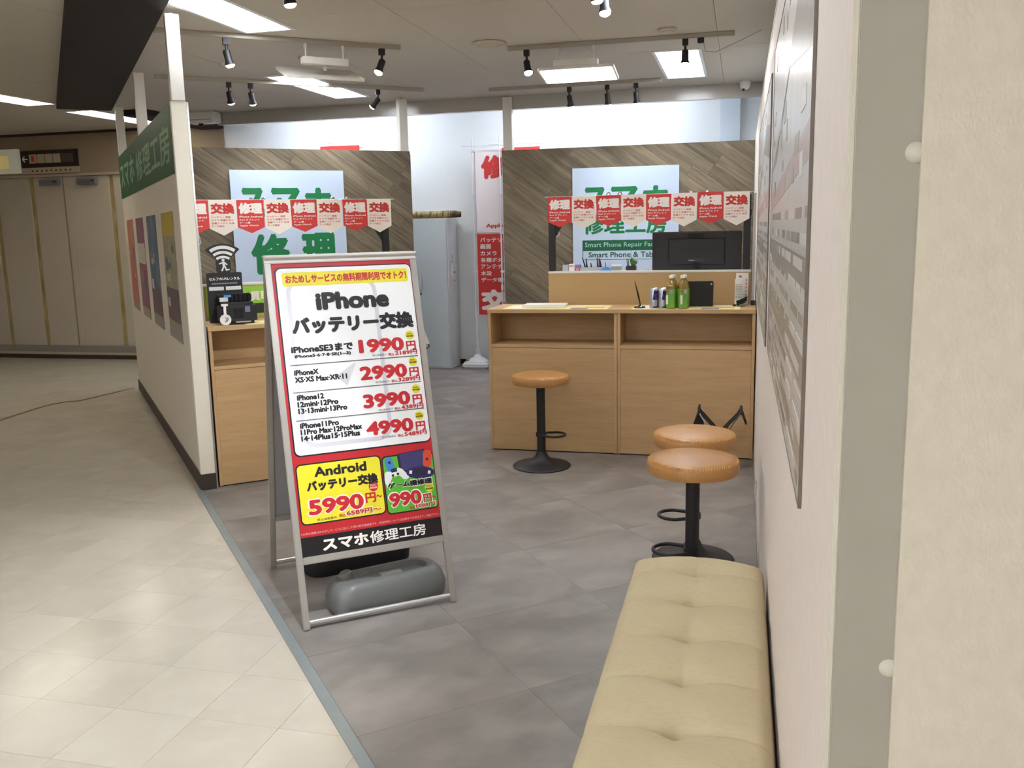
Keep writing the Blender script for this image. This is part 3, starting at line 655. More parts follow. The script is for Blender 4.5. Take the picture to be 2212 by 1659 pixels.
for b in bt: MB().lathe([(0, .008), (.006, .007), (.01, .004), (.0115, 0), (0, -.003)], 16).build('button', 'fabric', cu, smooth=True, loc=(0, b, .375 + bz(0, b) + .001))
box(-.21, .21, -.73, .73, .25, .2999).build('seat_frame', 'base_black', t, bevel=.004)
for sx in (-.19, .19):
    for sy in (-.68, .68): MB().lathe([(0, 0), (.014, 0), (.022, .25), (0, .25)], 16).build('leg', 'base_black', t, smooth=True, loc=(sx, sy, 0))

# ================================================================== A-BOARD
SG = thing('sign_board', 'freestanding A-frame sign with red price poster at shop entrance', 'sign', LW(.047, -2.30), LA + R_(-2.6))
SW, ST, SD = .645, 1.45, .38                           # width, height, half spread
tilt = math.atan2(SD, ST); SLn = math.hypot(SD, ST)
fp = bpy.data.objects.new('front_leaf', None)
def leaf(y0, rx, rz, name, poster):
    fr = MB(); T = .022
    fr.box(0, .026, 0, SLn, -T / 2, T / 2).box(SW - .026, SW, 0, SLn, -T / 2, T / 2)
    o = fr.build('leg_frame', 'frame_grey', SG, bevel=.003, loc=(0 if rz == 0 else SW, y0, 0), rot=(rx, 0, rz))
    MB().box(.026, SW - .026, .255, .285, -T / 2, T / 2).build('lower_rail', 'frame_grey', o, bevel=.003)
    MB().tube([(.026, .028, 0), (SW - .026, .028, 0)], .011, 12).build('foot_rail', 'alu_bright', o, smooth=True)
    MB().box(.0, SW, SLn - .02, SLn + .004, -T / 2 - .001, T / 2 + .002).build('top_rail', 'white_trim', o, bevel=.003)
    return o
fl = leaf(0, PI / 2 - tilt, 0, 'front', True)
bk = leaf(2 * SD, PI / 2 - tilt, PI, 'rear', False)
MB().box(.0262, SW - .0262, .2855, SLn - .021, -.004, .004).build('rear_poster', 'poster_white', bk)
MB().box(.0262, SW - .0262, .2855, SLn - .021, -.0055, -.0042).build('rear_backing', M('rear_grey', '8d9092', .5), bk)
MB().box(-.001, SW + .001, -.03, .03, 0, .012).build('top_cap', 'white_trim', SG, bevel=.004, loc=(0, SD, ST + .004))
po = MB().box(.0262, SW - .0262, .2855, SLn - .021, -.004, .0045).build('poster', 'poster_red', fl)
Z = .005
def P(poly, mat, z): return pr(po, poly, mat, z - .0004, z)
def TX(body, x0, x1, s0, s1, mat, z=.0068, bold=.02, sl=0): return tx(po, body, x0, x1, s0, s1, mat, z, bold, slant=sl)
P(rr(.037, .6175, .684, 1.462, .026), 'poster_black', .0052); P(rr(.043, .6155, .69, 1.457, .022), 'poster_white', .0057)
def ring(x0, x1, y0, y1, q, wd, mat, z):
    a, b = rr(x0, x1, y0, y1, q), rr(x0 + wd, x1 - wd, y0 + wd, y1 - wd, q - wd); n = len(a)
    MB().add([(x, y, z) for x, y in a + b], [(i, (i + 1) % n, n + (i + 1) % n, n + i) for i in range(n)]).build('print_outline', mat, po)
ring(.075, .455, .715, 1.41, .06, .017, 'watermark', .0061)
P([(.24, 1.0), (.33, 1.05), (.3, .985), (.285, .955)], 'watermark', .0060)
P(rr(.066, .6, 1.383, 1.44, .009), 'poster_yellow', .0064)
TX('おためしサービスの無料期間利用でオトク！', .078, .594, 1.394, 1.43, 'price_red', .0068, .045)
TX('iPhone', .192, .505, 1.277, 1.352, 'txt_black', .0068, .055); TX('バッテリー交換', .083, .603, 1.181, 1.253, 'txt_black', .0068, .07)
TX('iPhoneSE3まで', .070, .327, 1.105, 1.137, 'txt_black', .0068, .055); TX('iPhone5·6·7·8·SE(1~3)', .082, .315, 1.082, 1.099, 'txt_black', .0068, .05)
def price(num, s, tax, x0=.35):
    TX(num, x0, .548, s, s + .058, 'price_red', .0068, .05); TX('円', .557, .6, s, s + .038, 'price_red', .0068, .035)
    TX('税込', .474, .500, s - .019, s - .007, 'price_red', .0071, .02); TX(tax + '円', .503, .602, s - .02, s, 'price_red', .0073, .03)
    TX('税込価格表示', .405, .466, s - .017, s - .008, 'line_grey', .0068, 0)
    P(circ(.578, s + .063, .019), 'poster_yellow', .0066)
    TX('おためし', .566, .590, s + .066, s + .073, 'txt_black', .0069, .02); TX('無料期間', .563, .593, s + .055, s + .063, 'txt_black', .0069, .02)
price('1990', 1.085, '2189'); price('2990', .971, '3289', .342); price('3990', .853, '4389', .342); price('4990', .738, '5489', .342)
for s in (1.057, .945, .83): P([(.06, s - .0022), (.604, s - .0022), (.604, s + .0022), (.06, s + .0022)], 'line_grey', .0064)
for body, x1, s in (('iPhoneX', .172, 1.014), ('XS·XS Max·XR·11', .288, .985), ('iPhone12', .183, .912), ('12mini·12Pro', .24, .884), ('13·13mini·13Pro', .274, .857), ('iPhone11Pro', .232, .797), ('11Pro Max·12ProMax', .326, .771), ('14·14Plus15·15Plus', .315, .745)):
    TX(body, .072, x1, s, s + .023, 'txt_black', .0068, .055)
P(rr(.035, .389, .409, .655, .022), 'poster_black', .0052); P(rr(.0405, .3835, .4145, .6495, .018), 'poster_yellow', .0057)
TX('Android', .108, .325, .597, .637, 'txt_black', .0068, .04); TX('バッテリー交換', .072, .368, .541, .584, 'txt_black', .0068, .065)
tx(po, '5990', .064, .304, .441, .513, 'txt_white', .0062, .075); TX('5990', .07, .298, .446, .508, 'price_red', .0068, .045); TX('円', .306, .35, .464, .505, 'price_red', .0068, .035); TX('〜', .352, .376, .48, .492, 'price_red', .0068, .03)
P(circ(.345, .528, .02), 'price_red', .0062); TX('おためし', .332, .358, .53, .538, 'txt_white', .0069, .02); TX('無料期間', .329, .361, .519, .527, 'txt_white', .0069, .02)
TX('税込', .19, .216, .424, .436, 'price_red', .0071, .02); tx(po, '6589円〜', .216, .372, .42, .448, 'txt_white', .0070, .06); TX('6589円〜', .22, .368, .423, .445, 'price_red', .0076, .03); TX('税込価格表示', .1, .18, .42, .43, 'txt_black', .0068, 0)
P(rr(.391, .617, .402, .646, .02), 'poster_black', .0052); P(rr(.3965, .6145, .4075, .6405, .016), 'poster_green', .0057)
def turned(poly, cx_, cy_, a): return [(cx_ + x * math.cos(a) - y * math.sin(a), cy_ + x * math.sin(a) + y * math.cos(a)) for x, y in poly]
P(turned(rr(-.062, .062, -.041, .041, .004), .524, .612, .07), 'game_dark', .0062); P(turned(rr(-.053, .053, -.034, .036, .002), .526, .614, .07), 'game_navy', .0064)
P(turned(rr(-.018, .018, -.036, .036, .014), .59, .615, -.12), 'game_orange', .0066); P(circ(.589, .612, .006), 'game_dark', .0069)
P(turned(rr(-.017, .017, -.034, .034, .012), .425, .604, .2), 'game_blue', .0062); P(circ(.424, .617, .006), 'game_dark', .0069)
P([(.395 + .0, .545), (.398, .575), (.41, .582), (.425, .578), (.445, .582), (.46, .592), (.475, .585), (.5, .555), (.502, .545), (.49, .538), (.478, .54), (.462, .558), (.43, .556), (.418, .532), (.406, .522), (.397, .53)], 'game_white', .0066)
for q in ((.433, .562), (.455, .566)): P(circ(q[0], q[1], .0055), 'game_dark', .0069)
P(turned(rr(-.013, .013, -.008, .008, .003), .44, .583, .1), 'game_dark', .0068)
P(turned([(x * .062, y * .026) for x, y in circ(0, 0, 1, 28)], .553, .56, -.1), M('game_indigo', '221b5c', .5), .0067); P(turned(rr(-.027, .027, -.015, .015, .002), .553, .561, -.1), 'game_dark', .0070)
for q in ((.511, .566), (.592, .556)): P(turned(rr(-.006, .006, -.007, .007, .001), q[0], q[1], -.2), 'game_white', .0070)
tx(po, 'ゲーム機修理', .400, .604, .504, .537, 'txt_white', .0071, .08); TX('ゲーム機修理', .404, .60, .508, .533, 'txt_black', .0077, .06)
tx(po, '990', .400, .551, .426, .494, 'txt_white', .0062, .085); TX('990', .405, .546, .431, .489, 'price_red', .0068, .05); tx(po, '円', .55, .594, .429, .471, 'txt_white', .0062, .08); TX('円', .553, .59, .432, .468, 'price_red', .0068, .035); TX('〜', .592, .61, .447, .456, 'price_red', .0068, .03)
P(circ(.585, .493, .02), 'poster_yellow', .0062); TX('おためし', .572, .598, .495, .503, 'txt_black', .0069, .02); TX('無料期間', .569, .601, .483, .491, 'txt_black', .0069, .02)
tx(po, '1089円', .513, .606, .41, .434, 'txt_white', .0070, .06); TX('1089円', .516, .602, .413, .431, 'price_red', .0076, .03); TX('税込', .49, .512, .413, .424, 'price_red', .0071, .02)
TX('※お得な金額はおためしサービスに加入した際の割引後価格です。別途価格については店頭または担当までご相談下さい。', .03, .616, .371, .381, M('fine_pink', 'e7b9b0', .6), .0068, 0)
P([(.0264, .2858), (SW - .0264, .2858), (SW - .0264, .362), (.0264, .362)], 'poster_black', .0055)
TX('スマホ', .11, .30, .298, .347, 'txt_white', .0068, .05); TX('修理工房', .306, .547, .298, .347, 'txt_white', .0068, .02)

# ---- water weights under the sign
def weight(loc, rz, mat, label, lbl=True, sc=1.0):
    t = thing('sign_weight', label, 'weight', loc, rz)
    def ro(w_, l_, z, q=.07): return [(x, y, z) for x, y in rr(-l_, l_, -w_, w_, min(q, w_ * .95), 8)]
    rings = [ro(.092, .24, 0), ro(.102, .252, .012), ro(.106, .256, .06), ro(.098, .242, .105), ro(.085, .225, .125), ro(.075, .212, .132)]
    n = len(rings[0]); m = MB()
    inner = [[(x * .66 + .045, y * .72, .131) for x, y, _ in rings[-1]], [(x * .6 + .045, y * .62, .112) for x, y, _ in rings[-1]]]
    R = rings + inner
    m.v = [q for rg in R for q in rg]
    for a in range(len(R) - 1):
        for i in range(n): m.f.append((a * n + i, a * n + (i + 1) % n, (a + 1) * n + (i + 1) % n, (a + 1) * n + i))
    m.f.append(tuple(range(n - 1, -1, -1))); m.f.append(tuple((len(R) - 1) * n + i for i in range(n)))
    b = m.build('body', mat, t, smooth=True)
    MB().lathe([(0, .03), (.022, .03), (.028, .024), (.028, -.01), (0, -.01)], 20).build('filler_cap', mat, t, smooth=True, loc=(-.17, .01, .128), rot=(0, -.3, 0))
    if lbl: MB().prism(rr(-.02, .075, -.026, .026, .002), .1122, .1135).build('paper_label', 'label', t)
    return t
weight(LW(.44, -2.165), LA + R_(3), 'weight', 'grey rounded water weight with paper label under the sign board')
weight(LW(.45, -1.69), LA, 'black_matte', 'black water weight at the rear foot of the sign board', False)

# ================================================================== LEFT PARTITION SIGN AND POSTERS
o = thing('fascia_sign', 'long green sign with pale lettering on the left partition', 'sign', LW(-.0005, 4.235), LA - PI / 2)
b_ = MB().prism([(0, 1.912), (4.17, 1.912), (4.17, 2.312), (0, 2.312)], 0, .004).build('board', 'sign_green', o, rot=FACE)
tx(b_, 'スマホ', .12, 1.62, 2.0, 2.23, 'sign_green_txt', .0046, .03); tx(b_, '修理工房', 1.78, 4.05, 1.985, 2.215, 'sign_green_txt', .0046, .02)
for d1, pm, lb, bands in ((3.92, 'phone_print_1', 'reddish poster farthest along the left partition', ((0, .06, 'print_foot'),)),
                   (2.95, 'phone_print_2', 'blue and red collage poster, second farthest on left partition', ((.45, .62, 'print_white'), (.0, .08, 'phone_print_4'))),
                   (2.0, 'phone_print_3', 'blue poster between two collage posters on left partition', ((0, .09, 'print_foot'), (.09, .3, 'print_mix'))),
                   (.98, 'phone_print_4', 'yellow-topped poster nearest the corner column on left partition', ((.68, .83, 'print_yellow'), (.12, .34, 'print_mix'), (0, .1, 'print_foot')))):
    t = thing('wall_poster', lb, 'poster', LW(-.0005, d1, .87), LA - PI / 2, 'posters on the left partition')
    b_ = MB().prism(rr(0, .64, 0, .83, .002), 0, .003).build('sheet', pm, t, rot=FACE)
    for y0, y1, mt in bands: pr(b_, [(.0, y0), (.64, y0), (.64, y1), (0, y1)], mt, .003, .0035)
    for q in range(5): x = random.uniform(.03, .45); y = random.uniform(.2, .6); pr(b_, rr(x, x + random.uniform(.06, .15), y, y + random.uniform(.03, .1), .004), random.choice(['print_white', 'print_mix', 'phone_print_1', 'phone_print_3']), .003, .0037)

# ================================================================== BOARDS ON THE RIGHT PARTITION
def big_board(y0, y1, z0, z1, label, seed):
    rnd = random.Random(seed)
    t = thing('map_board', label, 'board', (.1065, y1, z0), -PI / 2, 'framed notice boards on the right partition')
    W_, Hh = y1 - y0, z1 - z0
    b_ = MB().prism(rr(0, W_, 0, Hh, .002), 0, .004).build('sheet', 'board', t, rot=FACE)
    for q in ((0, W_, -.003, .0), (0, W_, Hh, Hh + .003), (-.006, 0, -.003, Hh + .003), (W_, W_ + .006, -.003, Hh + .003)): MB().box(q[0], q[1], q[2], q[3], 0, .0055).build('frame', 'board_frame', t, rot=FACE)
    pr(b_, [(.0, Hh * .60), (W_ * .2, Hh * .62), (W_ * .75, Hh * .88), (W_, Hh * .82), (W_, Hh * .7), (W_ * .6, Hh * .78)], 'ink', .004, .0045)
    pr(b_, [(0, Hh * .52), (W_, Hh * .60), (W_, Hh * .54), (0, Hh * .48)], 'ink_red', .004, .0046)
    for k, (f0, f1, mt) in enumerate(((.33, .39, 'ink'), (.18, .235, 'ink_tan'), (.05, .09, 'ink_tan'))):
        pr(b_, [(.0, Hh * f0), (W_, Hh * f0), (W_, Hh * f1), (0, Hh * f1)], mt, .004, .0046)
    for k in range(11):
        y = (.02 + .043 * k) * Hh; x = rnd.uniform(.0, .1) * W_
        while x < W_ * .97:
            l_ = min(rnd.uniform(.06, .3), W_ - x); pr(b_, rr(x, x + l_, y, y + .02, .001, 2), rnd.choice(['ink', 'ink_tan', 'ink_light']), .004, .0049); x += l_ + rnd.uniform(.02, .12)
    for k in range(24):
        x = rnd.uniform(.02, .92) * W_; y = rnd.choice([.52, .57, .63, .68, .74, .9, .93]) * Hh
        pr(b_, rr(x, x + rnd.uniform(.03, .14), y, y + rnd.uniform(.015, .05), .001, 2), rnd.choice(['ink', 'ink_light', 'ink_light', 'ink_tan', 'ink_red']), .004, .0051)
    return t
big_board(1.55, 3.50, 1.085, 2.15, 'large near greyish printed board on the right partition', 3)
big_board(3.86, 6.46, 1.055, 2.13, 'second printed board farther along the right partition', 5)
t = thing('wall_socket', 'small pale wall socket low on the right partition', 'socket', (.1065, 4.93, .13), -PI / 2)
box(-.035, .035, -.006, 0, -.06, .06).build('plate', 'outlet', t, bevel=.003); box(-.012, .012, -.009, -.006, -.03, .03).build('outlet_face', 'white', t, bevel=.002)

# ================================================================== RIGHT COUNTER ITEMS
ZT = 1.0
for x0, x1, y0, y1, lb in ((-1.60, -.87, 6.085, 6.40, 'yellow and white flyer sheet on left half of right counter'), (-.71, -.0, 6.085, 6.40, 'yellow and white flyer sheet on right half of right counter')):
    t = thing('flyer_sheet', lb, 'flyer', ((x0 + x1) / 2, (y0 + y1) / 2, ZT)); w_, l_ = (x1 - x0) / 2, (y1 - y0) / 2
    b_ = MB().prism(rr(-w_, w_, -l_, l_, .003), .0004, .0014).build('sheet', 'flyer', t)
    pr(b_, rr(w_ * .3, w_ * .62, -l_ * .95, -l_ * .45, .003), 'flyer_violet', .0014, .0018); pr(b_, rr(w_ * .55, w_ * .9, -l_ * .5, l_ * .1, .003), 'flyer_pink', .0014, .0018); pr(b_, rr(-w_ * .9, -w_ * .5, -l_ * .8, l_ * .3, .003), 'paper', .0014, .0018)
o = thing('paper_pad', 'thick white paper pad lying on the right counter', 'pad', (-1.33, 6.26, ZT + .0016), R_(4))
box(-.15, .15, -.11, .11, 0, .018).build('pages', 'paper', o, bevel=.003); box(-.15, .15, -.111, -.106, .001, .022).build('binding', 'white', o, bevel=.001)
t = thing('pen_stand', 'black desk pen standing upright in a round base', 'pen', (-.66, 6.17, ZT + .0016))
MB().lathe([(0, 0), (.038, 0), (.04, .005), (.034, .011), (.012, .014), (.008, .02), (0, .02)], 24).build('base', 'black_gloss', t, smooth=True)
MB().tube([(.006, 0, .015), (-.008, 0, .08), (-.018, 0, .12), (-.034, 0, .183)], [.003, .0065, .005, .0015], 10).build('pen', 'black_gloss', t, smooth=True)
can = thing('energy_drink_can', 'slim silver and blue can, front left', 'can', group='slim drink cans on the counter')
MB().lathe([(0, .003), (.022, .0), (.027, .006), (.0275, .012), (.0275, .118), (.024, .127), (.0225, .13), (.021, .127), (0, .127)], 28).build('body', 'can_silver', can, smooth=True)
def panel_arc(r_, a0, a1, z0, z1, mat, par, name, seg=10, skew=0):
    m = MB()
    for k in range(seg + 1):
        a = a0 + (a1 - a0) * k / seg; m.v += [(r_ * math.cos(a + skew), r_ * math.sin(a + skew), z0), (r_ * math.cos(a), r_ * math.sin(a), z1)]
    for k in range(seg): m.f.append((2 * k, 2 * k + 2, 2 * k + 3, 2 * k + 1))
    return m.build(name, mat, par, smooth=True)
panel_arc(.0279, -1.45, -.1, .058, .118, 'can_blue', can, 'colour_field', skew=-.25); panel_arc(.0279, -1.55 + PI, -.1 + PI, .058, .118, 'can_blue', can, 'colour_field', skew=-.25); panel_arc(.0279, -1.6, -.3, .006, .014, 'can_blue', can, 'lower_band')
panel_arc(.0281, -1.0, -.75, .062, .075, 'label_red', can, 'emblem', 4); MB().tube([(-.008, 0, .1295), (.01, 0, .1295)], .004, 6).build('pull_tab', 'chrome', can)
can.location = (-.565, 6.155, ZT + .0016)
for x, y, lb in ((-.505, 6.155, 'slim silver and blue can, front right'), (-.561, 6.222, 'slim silver and blue can behind the front left one'), (-.501, 6.222, 'slim silver and blue can behind the front right one')):
    c = copy_tree(can); c.location = (x, y, ZT + .0016); c['label'] = lb
bo = thing('tea_bottle', 'green tea bottle, front left beside the cans', 'bottle', group='tea bottles on the counter')
def sqr(pf):                                           # rounded-square lathe
    m = MB(); seg = 32
    for k in range(seg):
        a = 2 * PI * k / seg; f = 1 / max(abs(math.cos(a)), abs(math.sin(a))); f = min(f, 1.22) if True else f
        for q, z, s in pf: g = (1 + (f - 1) * s) * q * (1 - .06 * s); m.v.append((g * math.cos(a), g * math.sin(a), z))
    n = len(pf)
    for k in range(seg):
        k2 = (k + 1) % seg
        for i in range(n - 1): m.f.append((k * n + i, k2 * n + i, k2 * n + i + 1, k * n + i + 1))
    m.f.append(tuple(k * n for k in range(seg - 1, -1, -1))); m.f.append(tuple(k * n + n - 1 for k in range(seg))); return m
sqr([(.028, 0, 1), (.031, .006, 1), (.031, .14, 1), (.03, .15, 1), (.028, .162, .8), (.02, .182, .2), (.0135, .19, 0), (.0135, .2, 0)]).build('body', 'tea', bo, smooth=True)
sqr([(.0316, .006, 1), (.0322, .009, 1), (.0319, .07, 1), (.0322, .128, 1), (.0316, .132, 1)]).build('label_sleeve', 'tea_green', bo, smooth=True)
MB().lathe([(0, .2), (.0145, .2), (.015, .203), (.015, .218), (.0135, .22), (0, .22)], 20).build('cap', 'cap', bo, smooth=True)
box(-.004, .016, -.0345, -.0325, .1, .126).build('label_patch', 'label_grey', bo); MB().lathe([(0, -.0005), (.009, -.0005), (.009, .0005), (0, .0005)], 16).build('label_dot', 'label_red', bo, loc=(-.02, -.0335, .116), rot=(PI / 2, 0, 0)); box(-.028, -.014, -.0345, -.0325, .03, .09).build('label_stripe', 'txt_white', bo)
bo.location = (-.447, 6.135, ZT + .0016); bo.rotation_euler = (0, 0, R_(-8))
for x, y, a, lb in ((-.372, 6.135, 25, 'green tea bottle, front right with the tablet behind'), (-.44, 6.207, 5, 'green tea bottle behind the front left bottle'), (-.365, 6.207, -12, 'green tea bottle behind the front right bottle')):
    c = copy_tree(bo); c.location = (x, y, ZT + .0016); c.rotation_euler = (0, 0, R_(a)); c['label'] = lb
t = thing('tablet', 'black tablet leaning back on a stand beside the bottles', 'tablet', (-.28, 6.30, ZT + .0016), R_(8))
o = MB().prism(rr(-.095, .1, 0, .175, .012), 0, .012).build('body', 'black', t, rot=(R_(98), R_(0), 0)); pr(o, circ(.085, .155, .006), 'chrome', .012, .014, 'camera_lens')
MB().add([(-.05, .01, 0), (.05, .01, 0), (.05, .1, 0), (-.05, .1, 0), (-.05, .04, .1), (.05, .04, .1)], [(0, 3, 2, 1), (0, 1, 5, 4), (2, 3, 4, 5), (1, 2, 5), (0, 4, 3)]).build('stand', 'black_matte', t)
t = thing('notice_card', 'white card with red print leaning on the tan screen', 'card', (.01, 6.462, ZT))
b_ = MB().prism(rr(-.042, .042, 0.001, .216, .002), 0, .002).build('sheet', 'white', t, rot=FACE)
for k in range(5): pr(b_, rr(.024, .031, .06 + k * .025, .075 + k * .025, .001, 2), 'label_red', .002, .0024)
pr(b_, rr(-.022, -.004, .185, .2, .003), 'label_red', .002, .0024)
t = thing('paper_dispenser', 'narrow white ribbed dispenser beside the black cable', 'dispenser', (-.012, 6.38, ZT + .0016))
box(-.026, .026, -.02, .02, 0, .18).build('body', 'white', t, bevel=.004)
for k in range(9): box(-.022, .022, -.0225, -.0195, .05 + k * .011, .055 + k * .011).build('rib', 'track', t)
t = thing('cable_bundle', 'small tangle of black cable on the right end of counter', 'cable', (.01, 6.31, ZT))
m = MB(); rn = random.Random(4)
for k in range(5):
    a = rn.uniform(0, PI); pts = [(.035 * math.cos(q + a) * (1 + .3 * math.sin(2 * q)), .016 * math.sin(q), .008 + k * .007 + .02 * math.cos(q + a) * .8 + .012) for q in [2 * PI * i / 16 for i in range(16)]]
    m.tube(pts, .0035, 6, True)
m.build('cord', 'black', t, smooth=True); box(-.06, -.035, -.02, .01, .001, .014).build('plug', 'black', t, bevel=.003)
t = thing('post_foot', 'dark grey upright with black foot at the partition end of counter', 'upright', (.083, 6.42, ZT)); box(-.014, .014, -.02, .02, .0005, .032).build('foot', 'black', t, bevel=.002); box(-.008, .008, -.01, .01, .032, .75).build('bar', 'frame_grey', t)

# ================================================================== STAFF DESK ITEMS
ZD = 1.2005; yd = 6.70
t = thing('monitor', 'large black monitor seen from behind on the staff desk', 'monitor', (-.315, 6.78, ZD), R_(0))
o = box(-.318, .318, -.012, .012, .018, .30).build('back_shell', 'black', t, bevel=.006, bseg=3)
box(-.2, .2, -.02, -.0122, .06, .25).build('housing_bulge', 'black', t, bevel=.0075); box(-.06, .05, -.026, -.0202, .082, .106).build('mount_cover', 'screen_grey', t, bevel=.002)
box(-.055, -.015, -.0275, -.0261, .09, .096).build('maker_badge', 'track', t); box(-.02, .02, -.028, -.0125, .0, .08).build('neck', 'black_matte', t); box(-.11, .11, -.09, .09, 0, .012).build('foot', 'black', t, bevel=.004); box(-.315, .315, .0122, .0135, .03, .29).build('screen_glass', 'screen_grey', t)
box(-.06, .05, -.016, -.0122, .255, .285).build('webcam_mount', 'black_matte', t, bevel=.003)
def bx(name, x0, x1, z1, mat, lb, cat, y=yd, d=.05, parts=()):
    t = thing(name, lb, cat, ((x0 + x1) / 2, y, ZD)); w_ = (x1 - x0) / 2
    box(-w_, w_, -d / 2, d / 2, 0, z1).build('body', mat, t, bevel=.003); return t, w_
t, w_ = bx('card_box', -1.285, -1.24, .075, 'clear_box', 'grey plastic card box at the left end of staff desk', 'box'); box(-w_ * .5, w_ * .2, -.01, .01, .075, .082).build('lid_tab', 'black', t)
t, w_ = bx('carton', -1.238, -1.195, .08, 'flag_cloth', 'small cream carton on the staff desk', 'carton'); box(-w_ * .8, w_ * .8, -.026, -.0251, .06, .07).build('print_line', 'track', t)
t, w_ = bx('phone_case', -1.19, -1.152, .073, 'purple', 'small purple case beside the cream carton', 'case'); box(-w_ * .6, w_ * .6, -.0262, -.0252, .02, .05).build('sticker', 'flyer_pink', t)
t = thing('pen_tray', 'clear pen holder full of dark pens on the staff desk', 'pen holder', (-1.05, yd, ZD))
box(-.1, .08, -.04, .04, 0, .004).box(-.1, .08, -.04, -.037, .004, .055).box(-.1, .08, .037, .04, .004, .055).box(-.1, -.097, -.037, .037, .004, .055).box(.077, .08, -.037, .037, .004, .055).build('tray', 'clear_box', t)
for x, dx, h, mt in ((-.05, -.04, .125, 'pen_dark'), (-.05, -.012, .12, 'pen_dark'), (-.015, -.012, .085, 'pen_dark'), (.012, -.03, .1, 'white'), (.03, -.01, .125, 'pen_dark'), (.045, -.012, .12, 'pen_red'), (.06, -.02, .115, 'pen_dark')):
    MB().tube([(x, 0, .005), (x + dx * .5, 0, h * .5), (x + dx, 0, h)], [.005, .006, .003], 8).build('pen', mt, t, smooth=True)
t = thing('cloud_holder', 'blue cloud-shaped clip holder on the staff desk', 'holder', (-.955, 6.63, ZD))
m = MB().prism_y([(x, z) for x, z in [(-.062, .0)] + [(.062, 0)] + [(.062 - .0, .02), (.055, .032), (.04, .034), (.03, .052), (.01, .058), (-.01, .056), (-.026, .048), (-.034, .034), (-.052, .03), (-.062, .018)]], -.012, .012).build('body', 'cloud', t, bevel=.004)
MB().tube([(0, 0, .055), (-.004, 0, .092)], .0025, 6).build('clip_wire', 'pen_dark', t)
t, w_ = bx('tissue_box', -.93, -.862, .055, 'label_grey', 'white-topped grey box behind the blue cloud holder', 'box', 6.76, .08); box(-w_ - .001, w_ + .001, -.041, .041, .0552, .066).build('lid', 'white', t, bevel=.002)
t = thing('potted_plant', 'small green succulent with pens in a black square pot', 'plant', (-.778, yd, ZD))
box(-.036, .036, -.036, .036, 0, .062).build('pot', 'black', t, bevel=.003)
for k in range(14):
    a = k * 2.4; l_ = .03 + .04 * ((k * 7) % 5) / 5; q = .008 + .016 * (k % 3) / 2
    MB().tube([(.012 + q * .4 * math.cos(a), q * .4 * math.sin(a), .058), (.012 + q * math.cos(a), q * math.sin(a), .062 + l_ * .6), (.012 + q * 1.5 * math.cos(a), q * 1.5 * math.sin(a), .062 + l_)], [.004, .008, .001], 6).build('leaf', 'plant', t, smooth=True)
for dx in (-.026, -.016): MB().tube([(dx, -.01, .05), (dx - .006, -.01, .115)], [.004, .002], 6).build('pen', 'pen_dark', t)
MB().tube([(.002, 0, .06), (-.002, 0, .165)], .0022, 6).build('stake', 'flyer_pink', t)
t = thing('clip_cluster', 'tiny pinkish clips beside the monitor', 'clip', (-.66, 6.66, ZD)); 
for k in range(4): MB().tube([(-.015 + k * .01, 0, .0), (-.012 + k * .009, 0, .03 + .008 * (k % 2))], .003, 6).build('clip', 'flyer_pink', t)

# ================================================================== LEFT COUNTER ITEMS
o = thing('lime_poster', 'lime green poster with white lettering on the left counter screen', 'poster', LW(.168, .419, 1.0), LA)
b_ = MB().prism(rr(0, 1.2, .02, .213, .003), 0, .0015).build('sheet', 'lime', o, rot=FACE)
tx(b_, 'スマホ買取', .09, .41, .118, .178, 'txt_white', .0022, .03)
for k in range(6): x = .02 + k * .125; pr(b_, rr(x, x + .095, .035, .10, .008), 'phone_dark', .0015, .0022, 'phone_picture')
t = thing('flyer_sheet', 'pale yellow flyer on the left counter under the rental stand', 'flyer', LW(.48, .13, ZT), LA); pr(t, rr(-.14, .3, -.11, .11, .003), 'flyer', .0004, .0014, 'sheet')
t = thing('rental_stand', 'black display stand with white wireless emblem on left counter', 'stand', LW(.265, .26, ZT), LA)
b_ = MB().prism(rr(-.108, .108, 0.0, .315, .01), -.004, .008).build('back_panel', 'black', t, rot=FACE)
tx(b_, 'セルフWi-Fiレンタル', -.095, .095, .267, .287, 'txt_white', .009, .03)
for k in range(16): pr(b_, rr(-.078 + k * .0098, -.071 + k * .0098, .243, .252, .0005, 1), 'label_grey', .008, .0088, 'small_print')
for x0, x1 in ((-.098, -.008), (.004, .098)): pr(b_, rr(x0, x1, .205, .228, .002), 'white', .008, .009, 'white_label')
fan = [(0, .335)] + [(.098 * 1.0 * math.sin(a) * 1.0, .345 + .15 * math.cos(a)) for a in [(-.82 + 1.64 * i / 14) * .98 for i in range(15)]]
MB().prism(rr(-.045, .045, .312, .40, .02) , -.002, .006).build('emblem_foot', 'black', t, rot=FACE)
MB().prism([(0, .36)] + [(.16 * math.sin(a), .345 + .15 * math.cos(a)) for a in [-.72 + 1.44 * i / 14 for i in range(15)]], -.0015, .0055).build('emblem_fan', 'black', t, rot=FACE)
for q0, q1 in ((.118, .138), (.088, .105), (.06, .075)):
    A = [-.62 + 1.24 * i / 12 for i in range(13)]
    MB().prism([(q1 * math.sin(a), .345 + q1 * math.cos(a)) for a in A] + [(q0 * math.sin(a), .345 + q0 * math.cos(a)) for a in reversed(A)], .0056, .0066).build('emblem_arc', 'white', t, rot=FACE)
em = MB(); em.prism(circ(.0, .393, .009, 14), .0062, .0072)
